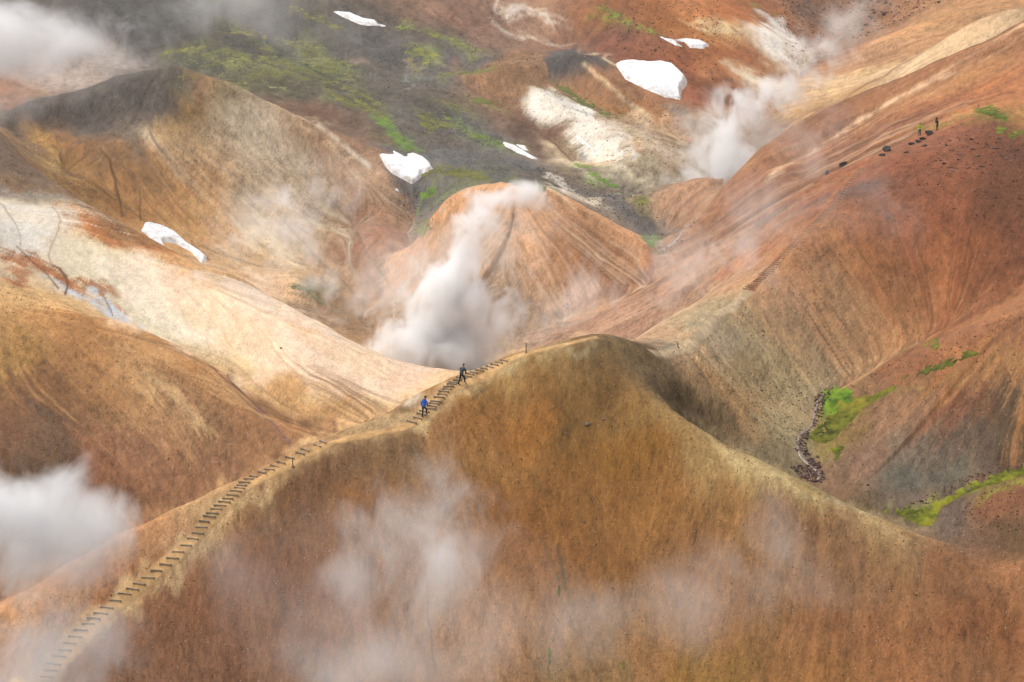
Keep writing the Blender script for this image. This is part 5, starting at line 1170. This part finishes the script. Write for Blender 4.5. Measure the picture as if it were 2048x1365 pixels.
steam('low steam over the foot of the log stairs',
      [(40,1330,115,190,110,1.2,4),(150,1320,115,130,110,1.0,4),(20,1230,115,160,90,1.0,3.5),(170,1220,116,140,80,.6,3.5)], .13, .5, .3, .4)
steam('pale steam patch drifting across the face of the front hill',
      [(850,1060,132,160,130,1.2,4.5),(930,1000,132,110,110,1.1,4),(800,1130,131,150,100,1.1,4.5),(970,1090,132,80,60,.6,3),(880,940,134,100,60,.7,3),(760,1010,132,80,70,.6,3),(1000,1180,131,110,80,.5,3.5),(720,1170,131,90,80,.6,3.5),(850,1220,130,150,80,.6,4)], .095, .6, .2, .4)
steam('faint wide steam along the bottom of the front hill',
      [(520,1200,124,230,140,.8,6),(800,1240,123,260,150,.9,6),(1080,1220,123,240,150,.9,6),(1320,1240,124,220,140,.7,6),(700,1340,121,300,90,1.0,6),(1540,1130,126,230,160,.6,6),(620,1060,128,160,110,.5,5)], .062, .34, .15, .5)
steam('white steam bank over the small hill at the far upper left',
      [(30,80,352,120,80,1.2,14),(110,70,356,130,70,1.0,14),(220,60,360,120,60,.8,14),(20,130,350,110,50,1.0,12),(-60,60,352,120,110,1.3,14)], .085, .52, .11, .4)
steam('grey steam veil over the dark plain at the top',
      [(460,40,365,150,80,.8,16),(580,60,365,140,80,.9,16),(680,80,368,70,60,.8,14),(360,30,365,130,60,.6,16),(560,-20,365,250,50,.9,16)], .016, .5, .1, .5)
steam('steam column rising from the far stream valley',
      [(1455,330,330,70,60,1.3,7),(1440,280,332,75,60,1.2,7),(1465,235,336,80,55,1.2,7),(1510,195,342,80,48,1.1,7),(1585,155,350,85,45,1.1,7),(1420,375,326,90,50,1.0,7),(1640,110,356,80,50,.7,7)], .26, .5, .2, .35)
steam('thin steam haze above the far stream valley',
      [(1640,90,365,120,80,.8,14),(1580,180,355,120,80,.8,12),(1500,290,338,120,90,.8,12),(1390,300,325,90,70,.9,10),(1700,40,372,110,70,.6,14),(1420,420,300,110,50,.8,8)], .04, .55, .12, .5)
steam('thin steam streaming down the beige hill to the valley',
      [(640,380,268,60,45,.8,5),(570,420,264,80,60,.9,5),(510,480,262,80,70,.7,5),(620,500,258,55,60,.9,4),(650,570,250,60,60,.9,4),(710,620,244,70,50,.9,4),(770,660,238,70,45,1.0,4)], .12, .65, .26, .4)
steam('light steam over the pale slope left of the far stairs',
      [(1450,520,205,110,70,.8,6),(1370,560,208,110,70,.8,6),(1540,480,205,90,60,.6,5),(1260,610,212,120,50,.8,6)], .06, .7, .2, .6)
steam('light steam in the hollow behind the front hilltop',
      [(1480,680,180,110,90,.7,5),(1400,740,176,110,60,.6,4),(1560,600,186,100,80,.5,5),(1680,300,225,130,80,.5,6)], .035, .5, .18, .6)

steam('broad thin steam spreading up the valley behind the column',
      [(840,520,252,150,110,.8,9),(760,600,250,130,90,.7,8),(1000,470,252,160,90,.7,8),(1150,600,240,160,80,.7,8),(700,480,262,130,120,.7,8)], .07, .36, .14, .6)
steam('soft steam drifting left over the streaked beige hill',
      [(560,440,262,150,110,.8,8),(480,520,258,120,80,.6,7),(660,360,276,120,90,.7,7)], .06, .36, .14, .6)
steam('faint steam along the crest of the right hand slope',
      [(1560,420,222,150,110,.7,8),(1380,520,222,170,90,.8,8),(1640,300,250,140,110,.7,8),(1760,430,210,150,110,.45,7)], .055, .36, .14, .6)

steam('thin mist lying on the dark ridge at the upper left',
      [(120,150,300,150,60,.8,9),(260,110,312,130,50,.8,9),(20,190,292,120,60,.8,9)], .045, .36, .12, .6)
# ------------------------------------------------------------ thin haze over the whole valley
bm = bmesh.new(); bmesh.ops.create_cube(bm, size=1.0)
for v in bm.verts: v.co = Vector((v.co.x * 1300, v.co.y * 900 + 300, -40 if v.co.z < 0 else 84))
hm = bpy.data.materials.new('haze'); hm.use_nodes = True; nt = hm.node_tree; nt.nodes.clear()
ho = N(nt, 'ShaderNodeOutputMaterial'); hv = N(nt, 'ShaderNodeVolumePrincipled'); hv.inputs['Color'].default_value = (.97, .98, 1, 1); hv.inputs['Density'].default_value = HAZE; hv.inputs['Anisotropy'].default_value = .1
nt.links.new(hv.outputs[0], ho.inputs['Volume'])
haze = bpy.data.objects.new('haze', to_mesh(bm, 'haze', hm)); COL.objects.link(haze); haze['kind'] = 'stuff'
